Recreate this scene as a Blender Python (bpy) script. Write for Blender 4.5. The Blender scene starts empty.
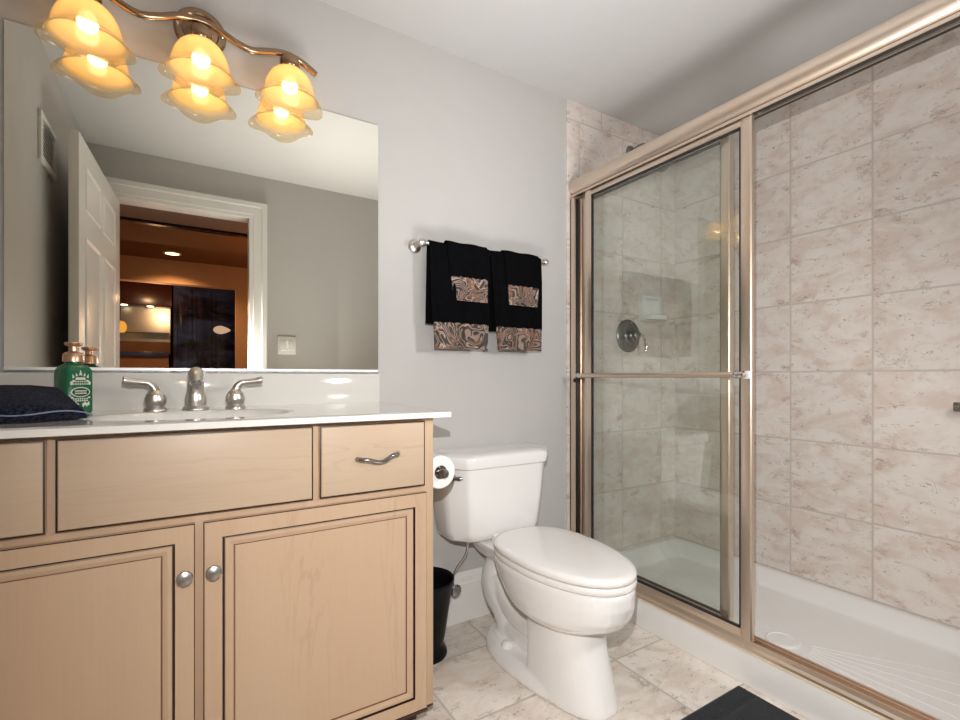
import bpy, bmesh, math, random
from mathutils import Vector, Matrix
random.seed(7)
PI = math.pi
S = bpy.context.scene
COL = S.collection

# ------------------------------------------------------------------ camera, world, light, exposure
FPX, YAW, CAM_D, CAM_H, CY = 478.29, 0.5498, 1.7362, 1.0092, 377.23
cam = bpy.data.cameras.new('camera')
cam.sensor_width = 36.0
cam.lens = FPX / 960 * 36.0
cam.shift_y = (CY - 360) / 960
cam.clip_start = 0.02
cam_o = bpy.data.objects.new('camera', cam)
cam_o.location = (0, -CAM_D, CAM_H)
cam_o.rotation_euler = (PI / 2, 0, -YAW)
COL.objects.link(cam_o)
S.camera = cam_o
S.view_settings.view_transform = 'Standard'
S.view_settings.look = 'None'
S.view_settings.gamma = 1.0
S.view_settings.use_curve_mapping = False
S.view_settings.exposure = 0.0
S.cycles.max_bounces = 14
S.cycles.diffuse_bounces = 8
S.cycles.glossy_bounces = 6
S.cycles.transmission_bounces = 8
S.cycles.transparent_max_bounces = 24
S.cycles.caustics_reflective = False
S.cycles.caustics_refractive = False

world = bpy.data.worlds.new('world')
world.use_nodes = True
world.node_tree.nodes['Background'].inputs[0].default_value = (0.9, 0.93, 1.0, 1)
world.node_tree.nodes['Background'].inputs[1].default_value = 0.05
S.world = world


def lamp(name, kind, loc, power, color, size=0.05, rot=(0, 0, 0), size_y=None, spot=None, blend=0.6, spread=PI):
    l = bpy.data.lights.new(name, kind)
    l.energy = power
    l.color = color
    if kind == 'AREA':
        l.size = size
        l.spread = spread
        if size_y:
            l.shape = 'RECTANGLE'
            l.size_y = size_y
    else:
        l.shadow_soft_size = size
    if kind == 'SPOT':
        l.spot_size = spot
        l.spot_blend = blend
    o = bpy.data.objects.new(name, l)
    o.location = loc
    o.rotation_euler = rot
    COL.objects.link(o)
    return o


# the photographer's flash beside the camera, then two fill lights added for evenness
lamp('camera_flash', 'SPOT', (0.03, -1.70, 1.17), 78, (1.0, 0.99, 0.985), size=0.0, rot=(math.radians(74), 0, -YAW - 0.40), spot=math.radians(165), blend=0.9)
lamp('right_fill', 'SPOT', (1.44, -1.68, 1.35), 36, (1.0, 0.99, 0.985), size=0.12, rot=(math.radians(66), 0, 0.05), spot=math.radians(155), blend=0.9)  # added fill spot, brightens the shower and toilet side from out of view
lamp('ceiling_bounce_fill', 'AREA', (0.62, -1.30, 0.50), 12, (1.0, 0.99, 0.985), size=0.55, rot=(math.radians(180 - 14), 0, math.radians(-20)), spread=math.radians(95))  # added unseen fill aimed upward, raises the ambient light via the ceiling
# dim warm lights of the room beyond the doorway
lamp('hall_downlight', 'SPOT', (-0.13, -4.2, 2.28), 50, (1.0, 0.62, 0.32), size=0.04, spot=math.radians(140))
lamp('bar_glow', 'POINT', (-0.3, -4.95, 1.9), 9, (1.0, 0.6, 0.32), size=0.0)
lamp('hall_glow', 'POINT', (0.9, -3.2, 1.5), 14, (1.0, 0.62, 0.36), size=0.0)


# ------------------------------------------------------------------ materials
class NT:
    def __init__(s, name):
        s.m = bpy.data.materials.new(name)
        s.m.use_nodes = True
        s.t = s.m.node_tree
        s.t.nodes.clear()
        s.out = s.t.nodes.new('ShaderNodeOutputMaterial')

    def put(s, sock, v):
        if v is None:
            return
        if isinstance(v, bpy.types.NodeSocket):
            s.t.links.new(v, sock)
        elif isinstance(v, (tuple, list)):
            v = tuple(v)
            if len(sock.default_value) == 4 and len(v) == 3:
                v = v + (1,)
            sock.default_value = v
        else:
            sock.default_value = v

    def math(s, op, a, b=None, c=None, clamp=False):
        n = s.t.nodes.new('ShaderNodeMath')
        n.operation = op
        n.use_clamp = clamp
        s.put(n.inputs[0], a)
        s.put(n.inputs[1], b)
        s.put(n.inputs[2], c)
        return n.outputs[0]

    def mix(s, f, a, b, blend='MIX'):
        n = s.t.nodes.new('ShaderNodeMix')
        n.data_type = 'RGBA'
        n.blend_type = blend
        s.put(n.inputs[0], f)
        s.put(n.inputs[6], a)
        s.put(n.inputs[7], b)
        return n.outputs[2]

    def pos(s):
        return s.t.nodes.new('ShaderNodeNewGeometry').outputs['Position']

    def mapping(s, v, loc=(0, 0, 0), scale=(1, 1, 1), rot=(0, 0, 0)):
        n = s.t.nodes.new('ShaderNodeMapping')
        s.put(n.inputs[0], v)
        n.inputs[1].default_value = loc
        n.inputs[2].default_value = rot
        n.inputs[3].default_value = scale
        return n.outputs[0]

    def noise(s, v, scale, detail=3, rough=0.5, dist=0.0, out=0):
        n = s.t.nodes.new('ShaderNodeTexNoise')
        s.put(n.inputs['Vector'], v)
        n.inputs['Scale'].default_value = scale
        n.inputs['Detail'].default_value = detail
        n.inputs['Roughness'].default_value = rough
        n.inputs['Distortion'].default_value = dist
        return n.outputs[out]

    def ramp(s, f, a, b, ca=0.0, cb=1.0):
        n = s.t.nodes.new('ShaderNodeMapRange')
        n.interpolation_type = 'SMOOTHSTEP'
        s.put(n.inputs[0], f)
        for i, v in zip((1, 2, 3, 4), (a, b, ca, cb)):
            n.inputs[i].default_value = v
        return n.outputs[0]

    def xyz(s, v):
        n = s.t.nodes.new('ShaderNodeSeparateXYZ')
        s.put(n.inputs[0], v)
        return n.outputs

    def comb(s, x, y, z):
        n = s.t.nodes.new('ShaderNodeCombineXYZ')
        for i, v in enumerate((x, y, z)):
            s.put(n.inputs[i], v)
        return n.outputs[0]

    def bump(s, h, strength=0.2, dist=0.002):
        n = s.t.nodes.new('ShaderNodeBump')
        n.inputs['Strength'].default_value = strength
        n.inputs['Distance'].default_value = dist
        s.put(n.inputs['Height'], h)
        return n.outputs[0]

    def bsdf(s, color, rough=0.5, metal=0.0, normal=None, spec=None, coat=0.0, sheen=0.0, aniso=0.0, emit=None, emit_s=0.0):
        n = s.t.nodes.new('ShaderNodeBsdfPrincipled')
        s.put(n.inputs['Base Color'], color)
        s.put(n.inputs['Roughness'], rough)
        s.put(n.inputs['Metallic'], metal)
        s.put(n.inputs['Normal'], normal)
        if spec is not None:
            n.inputs['Specular IOR Level'].default_value = spec
        n.inputs['Coat Weight'].default_value = coat
        n.inputs['Coat Roughness'].default_value = 0.05
        n.inputs['Sheen Weight'].default_value = sheen
        n.inputs['Anisotropic'].default_value = aniso
        if emit:
            s.put(n.inputs['Emission Color'], emit)
            n.inputs['Emission Strength'].default_value = emit_s
        return n.outputs[0]

    def done(s, sh):
        s.t.links.new(sh, s.out.inputs[0])
        return s.m


def lin(r, g, b):
    f = lambda c: (c / 255 / 12.92) if c <= 10 else ((c / 255 + 0.055) / 1.055) ** 2.4
    return (f(r), f(g), f(b))


def m_plain(name, c, rough=0.5, metal=0.0, var=0.04, scale=12, bump=0.0, bscale=200, **k):
    t = NT(name)
    p = t.pos()
    n = t.noise(p, scale, 3)
    c2 = tuple(x * (1 - var * 2) for x in c)
    col = t.mix(n, c2, tuple(min(1, x * (1 + var)) for x in c))
    nm = t.bump(t.noise(p, bscale, 2), bump, 0.001) if bump else None
    return t.done(t.bsdf(col, rough, metal, nm, **k))


def m_metal(name, c, rough=0.3, brush=(1, 1, 60), scale=20):
    t = NT(name)
    n = t.noise(t.mapping(t.pos(), scale=brush), scale, 2)
    r = t.math('MULTIPLY_ADD', n, 0.12, rough - 0.06)
    col = t.mix(n, tuple(x * 0.92 for x in c), c)
    return t.done(t.bsdf(col, r, 1.0))


def m_wood(name, light, dark, vertical=True, offset=0.0):
    t = NT(name)
    p = t.mapping(t.pos(), loc=(offset, offset * 2, offset * 3), scale=(9, 9, 0.9) if vertical else (0.9, 9, 9))
    warp = t.noise(p, 0.8, 2)
    n1 = t.noise(p, 1.6, 5, 0.55, 0.7)
    fine = t.noise(t.mapping(t.pos(), scale=(120, 120, 3) if vertical else (3, 120, 120)), 2.0, 3)
    rings = t.math('SINE', t.math('MULTIPLY', n1, 38.0))
    r2 = t.ramp(rings, 0.72, 1.0)
    gate = t.ramp(t.noise(p, 0.5, 2), 0.55, 0.72)
    f = t.math('MULTIPLY_ADD', warp, 0.55, t.math('MULTIPLY', fine, 0.3))
    col = t.mix(f, light, dark)
    col = t.mix(t.math('MULTIPLY', t.math('MULTIPLY', r2, gate), 0.3), col, tuple(x * 0.72 for x in dark))
    return t.done(t.bsdf(col, 0.42, 0, t.bump(fine, 0.06, 0.0008), spec=0.4))


def m_tile(name, au, av, u0, v0, T, base, warm, brown, grout, shift_row=None, rough=0.38, gw=0.0022, vein=0.6):
    """square ceramic tiles with grout joints; au, av are the world axes of the wall or floor"""
    t = NT(name)
    P = t.pos()
    x = t.xyz(P)
    u = t.math('DIVIDE', t.math('SUBTRACT', x[au], u0), T)
    v = t.math('DIVIDE', t.math('SUBTRACT', x[av], v0), T)
    if shift_row is not None:
        up = t.math('GREATER_THAN', v, shift_row)
        u = t.math('MULTIPLY_ADD', up, 0.5, u)
    fu, fv = t.math('FRACT', u), t.math('FRACT', v)
    du = t.math('MINIMUM', fu, t.math('SUBTRACT', 1.0, fu))
    dv = t.math('MINIMUM', fv, t.math('SUBTRACT', 1.0, fv))
    wob = t.math('MULTIPLY_ADD', t.noise(P, 60, 2), 0.004, -0.002)
    d = t.math('ADD', t.math('MINIMUM', du, dv), wob)
    g = t.ramp(d, gw / T * 0.8, gw / T * 2.4, 1.0, 0.0)
    iu, iv = t.math('FLOOR', u), t.math('FLOOR', v)
    cid = t.comb(iu, iv, 0.37)
    wn = t.t.nodes.new('ShaderNodeTexWhiteNoise')
    wn.noise_dimensions = '3D'
    t.put(wn.inputs[0], cid)
    rnd = wn.outputs['Value']
    loc = t.comb(t.math('MULTIPLY_ADD', rnd, 7.3, fu), t.math('MULTIPLY_ADD', wn.outputs['Value'], 5.1, fv), t.math('MULTIPLY', rnd, 9.0))
    st = t.mapping(loc, scale=(1.0, 1.7, 1))
    big = t.noise(st, 2.2, 4, 0.6, 0.6)
    col = t.mix(t.ramp(big, 0.38, 0.66), base, warm)
    cloud = t.noise(st, 6.0, 4, 0.65)
    col = t.mix(t.math('MULTIPLY', t.ramp(cloud, 0.5, 0.75), 0.35), col, tuple(min(1, c * 1.12) for c in base))
    # brown rubbed smudges, mostly near the tile edges
    sm = t.noise(st, 3.4, 5, 0.7, 0.4)
    edge = t.ramp(t.math('MINIMUM', du, dv), 0.04, 0.22, 1.0, 0.1)
    smk = t.math('MULTIPLY', t.ramp(sm, 0.52, 0.66), edge)
    streak = t.noise(t.mapping(loc, scale=(8, 30, 1)), 2.5, 3, 0.7, 1.2)
    smk = t.math('MULTIPLY', smk, t.ramp(streak, 0.38, 0.62, 0.25, 1.0))
    col = t.mix(t.math('MULTIPLY', smk, 0.75), col, brown)
    # thin dark squiggles
    sq = t.noise(t.mapping(loc, scale=(1.0, 1.9, 1)), 6.0, 2, 0.5, 1.6)
    ln = t.ramp(t.math('ABSOLUTE', t.math('SUBTRACT', sq, 0.5)), 0.004, 0.022, 1.0, 0.0)
    gate = t.ramp(t.noise(st, 6.5, 2, 0.5), 0.545, 0.61)
    veinf = vein
    vein = t.math('MULTIPLY', ln, gate)
    col = t.mix(t.math('MULTIPLY', vein, veinf), col, tuple(c * 0.55 for c in brown))
    hsv = t.t.nodes.new('ShaderNodeHueSaturation')
    t.put(hsv.inputs['Value'], t.math('MULTIPLY_ADD', rnd, 0.08, 0.96))
    t.put(hsv.inputs['Color'], col)
    col = t.mix(g, hsv.outputs[0], grout)
    h = t.math('SUBTRACT', t.math('MULTIPLY', cloud, 0.12), t.math('ADD', g, t.math('MULTIPLY', vein, 0.15)))
    ro = t.math('MULTIPLY_ADD', g, 0.4, rough)
    return t.done(t.bsdf(col, ro, 0, t.bump(h, 0.35, 0.002), spec=0.4))


def schlick(t, f0):
    lw = t.t.nodes.new('ShaderNodeLayerWeight')
    lw.inputs[0].default_value = 0.5
    return t.math('MULTIPLY_ADD', t.math('POWER', lw.outputs['Facing'], 5.0), 1.0 - f0, f0)


def m_glass_thin(name, tint, f0=0.085, rough=0.0):
    t = NT(name)
    tr = t.t.nodes.new('ShaderNodeBsdfTransparent')
    t.put(tr.inputs[0], tint)
    gl = t.t.nodes.new('ShaderNodeBsdfGlossy')
    gl.inputs['Roughness'].default_value = rough
    mx = t.t.nodes.new('ShaderNodeMixShader')
    t.put(mx.inputs[0], schlick(t, f0))
    t.put(mx.inputs[1], tr.outputs[0])
    t.put(mx.inputs[2], gl.outputs[0])
    return t.done(mx.outputs[0])


def m_shade(name, z0, z1):
    """frosted amber glass, clearer towards the wavy rim"""
    t = NT(name)
    z = t.xyz(t.pos())[2]
    frost = t.ramp(z, z0, z1)
    tr = t.t.nodes.new('ShaderNodeBsdfTransparent')
    t.put(tr.inputs[0], (1.0, 0.96, 0.88))
    tl = t.t.nodes.new('ShaderNodeBsdfTranslucent')
    t.put(tl.inputs[0], (1.0, 0.80, 0.46))
    df = t.t.nodes.new('ShaderNodeBsdfDiffuse')
    t.put(df.inputs[0], (1.0, 0.80, 0.46))
    gl = t.t.nodes.new('ShaderNodeBsdfGlossy')
    gl.inputs['Roughness'].default_value = 0.06
    m0 = t.t.nodes.new('ShaderNodeMixShader')
    m0.inputs[0].default_value = 0.35
    t.put(m0.inputs[1], tl.outputs[0])
    t.put(m0.inputs[2], df.outputs[0])
    m1 = t.t.nodes.new('ShaderNodeMixShader')
    t.put(m1.inputs[0], t.math('MULTIPLY_ADD', frost, 0.56, 0.26))
    t.put(m1.inputs[1], tr.outputs[0])
    t.put(m1.inputs[2], m0.outputs[0])
    m2 = t.t.nodes.new('ShaderNodeMixShader')
    t.put(m2.inputs[0], schlick(t, 0.03))
    t.put(m2.inputs[1], m1.outputs[0])
    t.put(m2.inputs[2], gl.outputs[0])
    return t.done(m2.outputs[0])


def m_emit(name, c, s):
    t = NT(name)
    e = t.t.nodes.new('ShaderNodeEmission')
    t.put(e.inputs[0], c)
    e.inputs[1].default_value = s
    return t.done(e.outputs[0])


def m_paisley(name):
    t = NT(name)
    P = t.mapping(t.pos(), scale=(1, 0.2, 1))
    w = t.noise(P, 7.0, 2, 0.5, 0.0, out=1)
    q = t.mix(0.10, P, w, 'ADD')
    s1 = t.noise(q, 11, 1, 0.4, 1.8)
    bands = t.math('SINE', t.math('MULTIPLY', s1, 62.0))
    col = t.mix(t.ramp(bands, -0.2, 0.6), lin(44, 33, 28), lin(132, 110, 96))
    s2 = t.noise(q, 16, 2, 0.5, 1.0)
    col = t.mix(t.ramp(s2, 0.56, 0.64, 0.0, 0.7), col, lin(120, 84, 66))
    col = t.mix(t.ramp(t.math('ABSOLUTE', t.math('SUBTRACT', s1, 0.52)), 0.003, 0.010, 0.7, 0.0), col, lin(190, 174, 160))
    return t.done(t.bsdf(col, 0.6, 0, t.bump(bands, 0.3, 0.001)))


def m_cloth(name, c, c2, scale=350, sheen=0.3, bump=0.6, spec=0.15):
    t = NT(name)
    p = t.pos()
    n = t.noise(p, scale, 3, 0.7)
    n2 = t.noise(p, 22, 3)
    col = t.mix(t.math('MULTIPLY', t.ramp(n, 0.35, 0.68), t.math('MULTIPLY_ADD', n2, 0.8, 0.2)), c, c2)
    return t.done(t.bsdf(col, 0.92, 0, t.bump(n, bump, 0.002), sheen=sheen, spec=spec))


M = {}
M['wall'] = m_plain('greige_wall_paint', (0.515, 0.502, 0.482), 0.6, bump=0.05, bscale=260, var=0.015)
M['ceiling'] = m_plain('ceiling_paint', (0.52, 0.512, 0.50), 0.8, bump=0.05, bscale=200, var=0.015)
M['trim'] = m_plain('white_trim_paint', (0.78, 0.77, 0.74), 0.35, var=0.01)
M['door'] = m_plain('white_door_paint', (0.80, 0.79, 0.76), 0.32, var=0.01)
TB, TW, TBR, TG = lin(222, 214, 207), lin(210, 194, 184), lin(150, 116, 92), lin(194, 184, 176)
M['tile_far'] = m_tile('shower_wall_tile', 1, 2, -0.6143, 1.0339, 0.307, TB, TW, TBR, TG)
M['tile_back'] = m_tile('shower_end_tile', 0, 2, 1.6235, 1.0339, 0.303, TB, TW, TBR, TG, shift_row=3.99)
M['tile_floor'] = m_tile('floor_tile', 0, 1, 0.672, -0.215, 0.316, lin(226, 218, 208), lin(210, 196, 183), lin(112, 96, 84), lin(188, 180, 170), gw=0.0024, rough=0.4, vein=0.6)
M['maple_h'] = m_wood('maple_wood_across', lin(187, 168, 145), lin(170, 145, 121), False, 1.3)
M['maple_v'] = m_wood('maple_wood_upright', lin(188, 164, 138), lin(174, 144, 117), True, 0.0)
M['glaze'] = m_plain('dark_brown_glaze', lin(38, 22, 16), 0.5)
M['glaze_soft'] = m_plain('brown_glaze_line', lin(118, 80, 60), 0.5)
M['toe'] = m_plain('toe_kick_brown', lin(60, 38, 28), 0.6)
M['marble'] = m_plain('cultured_marble', (0.72, 0.70, 0.655), 0.08, var=0.02, scale=5, coat=0.4)
M['porcelain'] = m_plain('white_porcelain', (0.80, 0.79, 0.775), 0.12, var=0.005, coat=0.6)
M['seat'] = m_plain('white_seat_plastic', (0.81, 0.79, 0.765), 0.18, var=0.005, coat=0.3)
M['nickel'] = m_metal('brushed_nickel', (0.66, 0.62, 0.58), 0.34)
M['nickel_dark'] = m_metal('dark_nickel', (0.34, 0.33, 0.32), 0.22)
M['pewter'] = m_metal('pewter_metal', (0.30, 0.295, 0.29), 0.35)
M['knob'] = m_metal('pewter_knob_metal', (0.40, 0.39, 0.375), 0.36)
M['chrome'] = m_metal('polished_chrome', (0.75, 0.75, 0.75), 0.08)
M['channel'] = m_plain('satin_aluminium', (0.82, 0.82, 0.82), 0.5, metal=0.6, var=0.01)
M['bronze'] = m_metal('antique_bronze', (0.40, 0.27, 0.17), 0.22)
M['frame'] = m_plain('champagne_aluminium', (0.80, 0.67, 0.56), 0.36, metal=1.0, var=0.015, scale=4)
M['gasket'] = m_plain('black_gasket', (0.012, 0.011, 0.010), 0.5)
M['glass'] = m_glass_thin('clear_shower_glass', (0.965, 0.985, 0.972))
M['pan'] = m_plain('white_acrylic_pan', (0.80, 0.785, 0.76), 0.3, var=0.01, coat=0.1)
M['caulk'] = m_plain('cream_caulk', lin(236, 218, 190), 0.6)
M['black_towel'] = m_cloth('black_velour', (0.0015, 0.0015, 0.002), (0.006, 0.006, 0.007), 260, 0.0, spec=0.04)
M['navy_towel'] = m_cloth('navy_terry', (0.003, 0.004, 0.011), (0.050, 0.054, 0.085), 170, 0.03, 1.0, spec=0.05)
M['navy_hem'] = m_cloth('navy_hem_stitch', (0.22, 0.25, 0.36), (0.34, 0.37, 0.46), 300, 0.1)
M['paisley'] = m_paisley('paisley_border')
M['black_plastic'] = m_plain('black_plastic', (0.004, 0.004, 0.0045), 0.35, spec=0.15)
M['mat'] = m_cloth('black_mat_pile', (0.014, 0.015, 0.017), (0.045, 0.047, 0.052), 300, 0.1)
M['paper'] = m_plain('white_tissue_paper', (0.80, 0.79, 0.77), 0.9)
M['card'] = m_plain('brown_cardboard', (0.28, 0.19, 0.12), 0.9)
M['green'] = m_plain('green_bottle_plastic', lin(4, 100, 62), 0.22, coat=0.3)
M['copper'] = m_metal('rose_gold_plastic', (0.80, 0.50, 0.35), 0.28)
M['label'] = m_plain('cream_print', lin(222, 224, 206), 0.5)
M['label_dark'] = m_plain('dark_green_print', lin(10, 60, 44), 0.5)
M['bulb'] = m_emit('lit_bulb', (1.0, 0.74, 0.42), 19.0)
M['white_plastic'] = m_plain('white_plastic', (0.82, 0.81, 0.78), 0.35)
M['vent_dark'] = m_plain('vent_slot_dark', (0.03, 0.027, 0.022), 0.7)
tmir = NT('mirror_silver')
M['mirror'] = tmir.done(tmir.bsdf((0.97, 0.955, 0.865), 0.0, 1.0))
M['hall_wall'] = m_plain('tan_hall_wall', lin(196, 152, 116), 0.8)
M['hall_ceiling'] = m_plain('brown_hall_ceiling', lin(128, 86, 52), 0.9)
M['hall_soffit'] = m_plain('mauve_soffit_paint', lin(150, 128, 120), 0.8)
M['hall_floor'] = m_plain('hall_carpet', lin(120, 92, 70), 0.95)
M['cherry'] = m_plain('dark_cherry_wood', lin(64, 24, 18), 0.25, var=0.2, scale=6)
tb_ = NT('black_panel_painted_haze')
pb_ = t_n = tb_.noise(tb_.mapping(tb_.pos(), scale=(1.0, 1.0, 2.2)), 2.2, 4, 0.6, 0.5)
M['bar_black'] = tb_.done(tb_.bsdf(tb_.mix(tb_.ramp(pb_, 0.35, 0.7), lin(20, 18, 30), lin(62, 78, 128)), 0.15))  # blue haze of a reflection painted into the black panel colour
M['bar_oak'] = m_plain('bar_wood_panel', lin(150, 104, 70), 0.5, var=0.15, scale=8)
M['steel'] = m_metal('stainless_panel', (0.55, 0.54, 0.52), 0.3)
M['puck'] = m_emit('lit_puck', (1.0, 0.78, 0.5), 5.0)
M['downlight'] = m_emit('lit_downlight', (1.0, 0.72, 0.38), 6.0)
M['amber'] = m_emit('lit_amber_glass', (1.0, 0.42, 0.06), 0.9)
M['peach'] = m_emit('peach_reflection_glow', (1.0, 0.62, 0.42), 0.6)  # painted glow for a lamp reflection beyond the doorway


# ------------------------------------------------------------------ mesh helpers
def add_box(bm, x0, x1, y0, y1, z0, z1, bev=0.0, seg=2, mi=0):
    r = bmesh.ops.create_cube(bm, size=1.0)
    vs = r['verts']
    c = Vector(((x0 + x1) / 2, (y0 + y1) / 2, (z0 + z1) / 2))
    d = (abs(x1 - x0), abs(y1 - y0), abs(z1 - z0))
    for v in vs:
        v.co = Vector((v.co.x * d[0], v.co.y * d[1], v.co.z * d[2])) + c
    fs = {f for v in vs for f in v.link_faces}
    for f in fs:
        f.material_index = mi
    if bev > 0:
        es = list({e for v in vs for e in v.link_edges})
        b = bmesh.ops.bevel(bm, geom=es, offset=min(bev, min(d) * 0.45), segments=seg, profile=0.5, affect='EDGES')
        for f in b['faces']:
            f.material_index = mi
    return bm


def box(*a, **k):
    return add_box(bmesh.new(), *a, **k)


def add_rings(bm, rings, cap0=True, cap1=True, mi=0, closed=True):
    """rings: lists of points; consecutive ones are bridged"""
    vr = [[bm.verts.new(p) for p in r] for r in rings]
    n = len(vr[0])
    for a, b in zip(vr, vr[1:]):
        for i in range(n if closed else n - 1):
            j = (i + 1) % n
            f = bm.faces.new((a[i], a[j], b[j], b[i]))
            f.material_index = mi
    if closed and cap0:
        bm.faces.new(list(reversed(vr[0]))).material_index = mi
    if closed and cap1:
        bm.faces.new(vr[-1]).material_index = mi
    return bm


def add_tube(bm, path, radii, n=14, cap=True, mi=0, squash=None):
    pts = [Vector(p) for p in path]
    if not isinstance(radii, (list, tuple)):
        radii = [radii] * len(pts)
    rings = []
    t0 = (pts[1] - pts[0]).normalized()
    up = Vector((0, 0, 1)) if abs(t0.z) < 0.9 else Vector((1, 0, 0))
    side = t0.cross(up).normalized()
    for i, p in enumerate(pts):
        a = pts[max(0, i - 1)]
        b = pts[min(len(pts) - 1, i + 1)]
        t = (b - a).normalized()
        side = (side - t * side.dot(t)).normalized()
        nn = side.cross(t).normalized()
        q = squash or 1.0
        rings.append([p + radii[i] * (math.cos(k / n * 2 * PI) * side + q * math.sin(k / n * 2 * PI) * nn) for k in range(n)])
    return add_rings(bm, rings, cap, cap, mi)


def spline(ctrl, n=8):
    """Catmull-Rom through tuples of any length"""
    out = []
    P = [ctrl[0]] + list(ctrl) + [ctrl[-1]]
    for i in range(1, len(P) - 2):
        for k in range(n):
            t = k / n
            out.append(tuple(0.5 * ((2 * b) + (-a + c) * t + (2 * a - 5 * b + 4 * c - d) * t * t + (-a + 3 * b - 3 * c + d) * t ** 3)
                             for a, b, c, d in zip(P[i - 1], P[i], P[i + 1], P[i + 2])))
    out.append(tuple(ctrl[-1]))
    return out


def add_lathe(bm, prof, c, axis='Z', n=28, mi=0):
    """prof: (radius, height along axis) from one end to the other; capped"""
    c = Vector(c)
    A = {'Z': (Vector((1, 0, 0)), Vector((0, 1, 0)), Vector((0, 0, 1))),
         'X': (Vector((0, 1, 0)), Vector((0, 0, 1)), Vector((1, 0, 0))),
         'Y': (Vector((0, 0, 1)), Vector((1, 0, 0)), Vector((0, 1, 0)))}[axis]
    rings = []
    for r, h in prof:
        r = max(r, 0.0002)
        rings.append([c + r * (math.cos(k / n * 2 * PI) * A[0] + math.sin(k / n * 2 * PI) * A[1]) + h * A[2] for k in range(n)])
    return add_rings(bm, rings, True, True, mi)


def add_sheet(bm, nu, nv, fn, mi=0):
    g = [[bm.verts.new(fn(i / nu, j / nv)) for i in range(nu + 1)] for j in range(nv + 1)]
    for j in range(nv):
        for i in range(nu):
            bm.faces.new((g[j][i], g[j][i + 1], g[j + 1][i + 1], g[j + 1][i])).material_index = mi
    return g


def solid(bm, th):
    bmesh.ops.recalc_face_normals(bm, faces=bm.faces[:])
    bmesh.ops.solidify(bm, geom=bm.faces[:], thickness=th)
    return bm


def world_loc(o):
    v = Vector((0, 0, 0))
    while o:
        v = v + Vector(o.location)
        o = o.parent
    return v


def obj(name, bm, mat, parent=None, smooth=35, mods=None, loc=None, label=None):
    """one mesh object; vertices are given in world coordinates"""
    bmesh.ops.recalc_face_normals(bm, faces=bm.faces[:])
    me = bpy.data.meshes.new(name)
    o = bpy.data.objects.new(name, me)
    base = Vector((0, 0, 0))
    if parent:
        o.parent = parent
        base = world_loc(parent)
    elif loc:
        o.location = loc
        base = Vector(loc)
    if base.length > 0:
        bmesh.ops.translate(bm, verts=bm.verts[:], vec=-base)
    bm.to_mesh(me)
    bm.free()
    for m in (mat if isinstance(mat, (list, tuple)) else [mat]):
        me.materials.append(m)
    if smooth:
        for p in me.polygons:
            p.use_smooth = True
        me.set_sharp_from_angle(angle=math.radians(smooth))
    COL.objects.link(o)
    if label:
        o['label'] = label
    return o


def tag(o, label, cat, group=None):
    o['label'] = label
    o['category'] = cat
    if group:
        o['group'] = group
    return o


def thing(name, label, cat, loc, group=None):
    o = bpy.data.objects.new(name, None)
    o.empty_display_size = 0.05
    o.location = loc
    COL.objects.link(o)
    return tag(o, label, cat, group)


def struct(name, bm, mat, parent=None, smooth=0):
    o = obj(name, bm, mat, parent, smooth)
    o['kind'] = 'structure'
    return o


# ------------------------------------------------------------------ room shell
XL, XT, XF = -0.49, 1.548, 2.3506
YF, ZC = -1.745, 2.338
XS = 1.562
WT = 0.12
DX0, DX1, DZ = -0.345, 0.352, 2.055
struct('floor', box(XL - WT, XF + WT, YF - WT, 0.12, -0.08, 0.0), M['tile_floor'])
struct('ceiling', box(XL - WT, XF + WT, YF - WT, 0.12, ZC, ZC + 0.08), M['ceiling'])
struct('wall_back', box(XL - WT, XF + WT, 0.0, 0.12, 0.0, ZC), M['wall'])
struct('wall_left', box(XL - WT, XL, YF - WT, 0.0, 0.0, ZC), M['wall'])
struct('wall_shower_side', box(XF, XF + WT, YF - WT, 0.0, 0.0, ZC), M['tile_far'])
struct('wall_shower_end', box(XT, XF, -0.008, 0.0, 0.105, ZC, bev=0.001), M['tile_back'])
bm = box(XL, DX0 - 0.02, YF - WT, YF, 0.0, ZC)
add_box(bm, DX1 + 0.02, XF, YF - WT, YF, 0.0, ZC)
add_box(bm, DX0 - 0.02, DX1 + 0.02, YF - WT, YF, DZ + 0.02, ZC)
struct('wall_front', bm, M['wall'])
# door lining and moulded casing
bm = box(DX0 - 0.02, DX0, YF - WT - 0.005, YF + 0.004, 0, DZ + 0.02)
add_box(bm, DX1, DX1 + 0.02, YF - WT - 0.005, YF + 0.004, 0, DZ + 0.02)
add_box(bm, DX0, DX1, YF - WT - 0.005, YF + 0.004, DZ, DZ + 0.02)
struct('trim_1', bm, M['trim'])


def casing_profile(w):
    return [(0.0, 0.0), (0.0, 0.010), (0.006, 0.012), (0.02, 0.012), (0.026, 0.015), (0.07, 0.016), (0.078, 0.020), (w - 0.006, 0.020), (w, 0.014), (w, 0.0)]


def casing_frame(x0, x1, z1, w, y):
    """mitred three-sided casing round an opening; w wide, standing off the wall at y"""
    bm = bmesh.new()
    prof = casing_profile(w)
    path = [((x0, 0.0), (-1, 0)), ((x0, z1), (-1, 1)), ((x1, z1), (1, 1)), ((x1, 0.0), (1, 0))]
    rings = [[(p[0] + d[0] * a, y + b, p[1] + d[1] * a) for a, b in prof] for p, d in path]
    return add_rings(bm, rings)


struct('trim_2', casing_frame(DX0 + 0.004, DX1 - 0.004, DZ - 0.004, 0.108, YF + 0.004), M['trim'], smooth=20)


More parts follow.
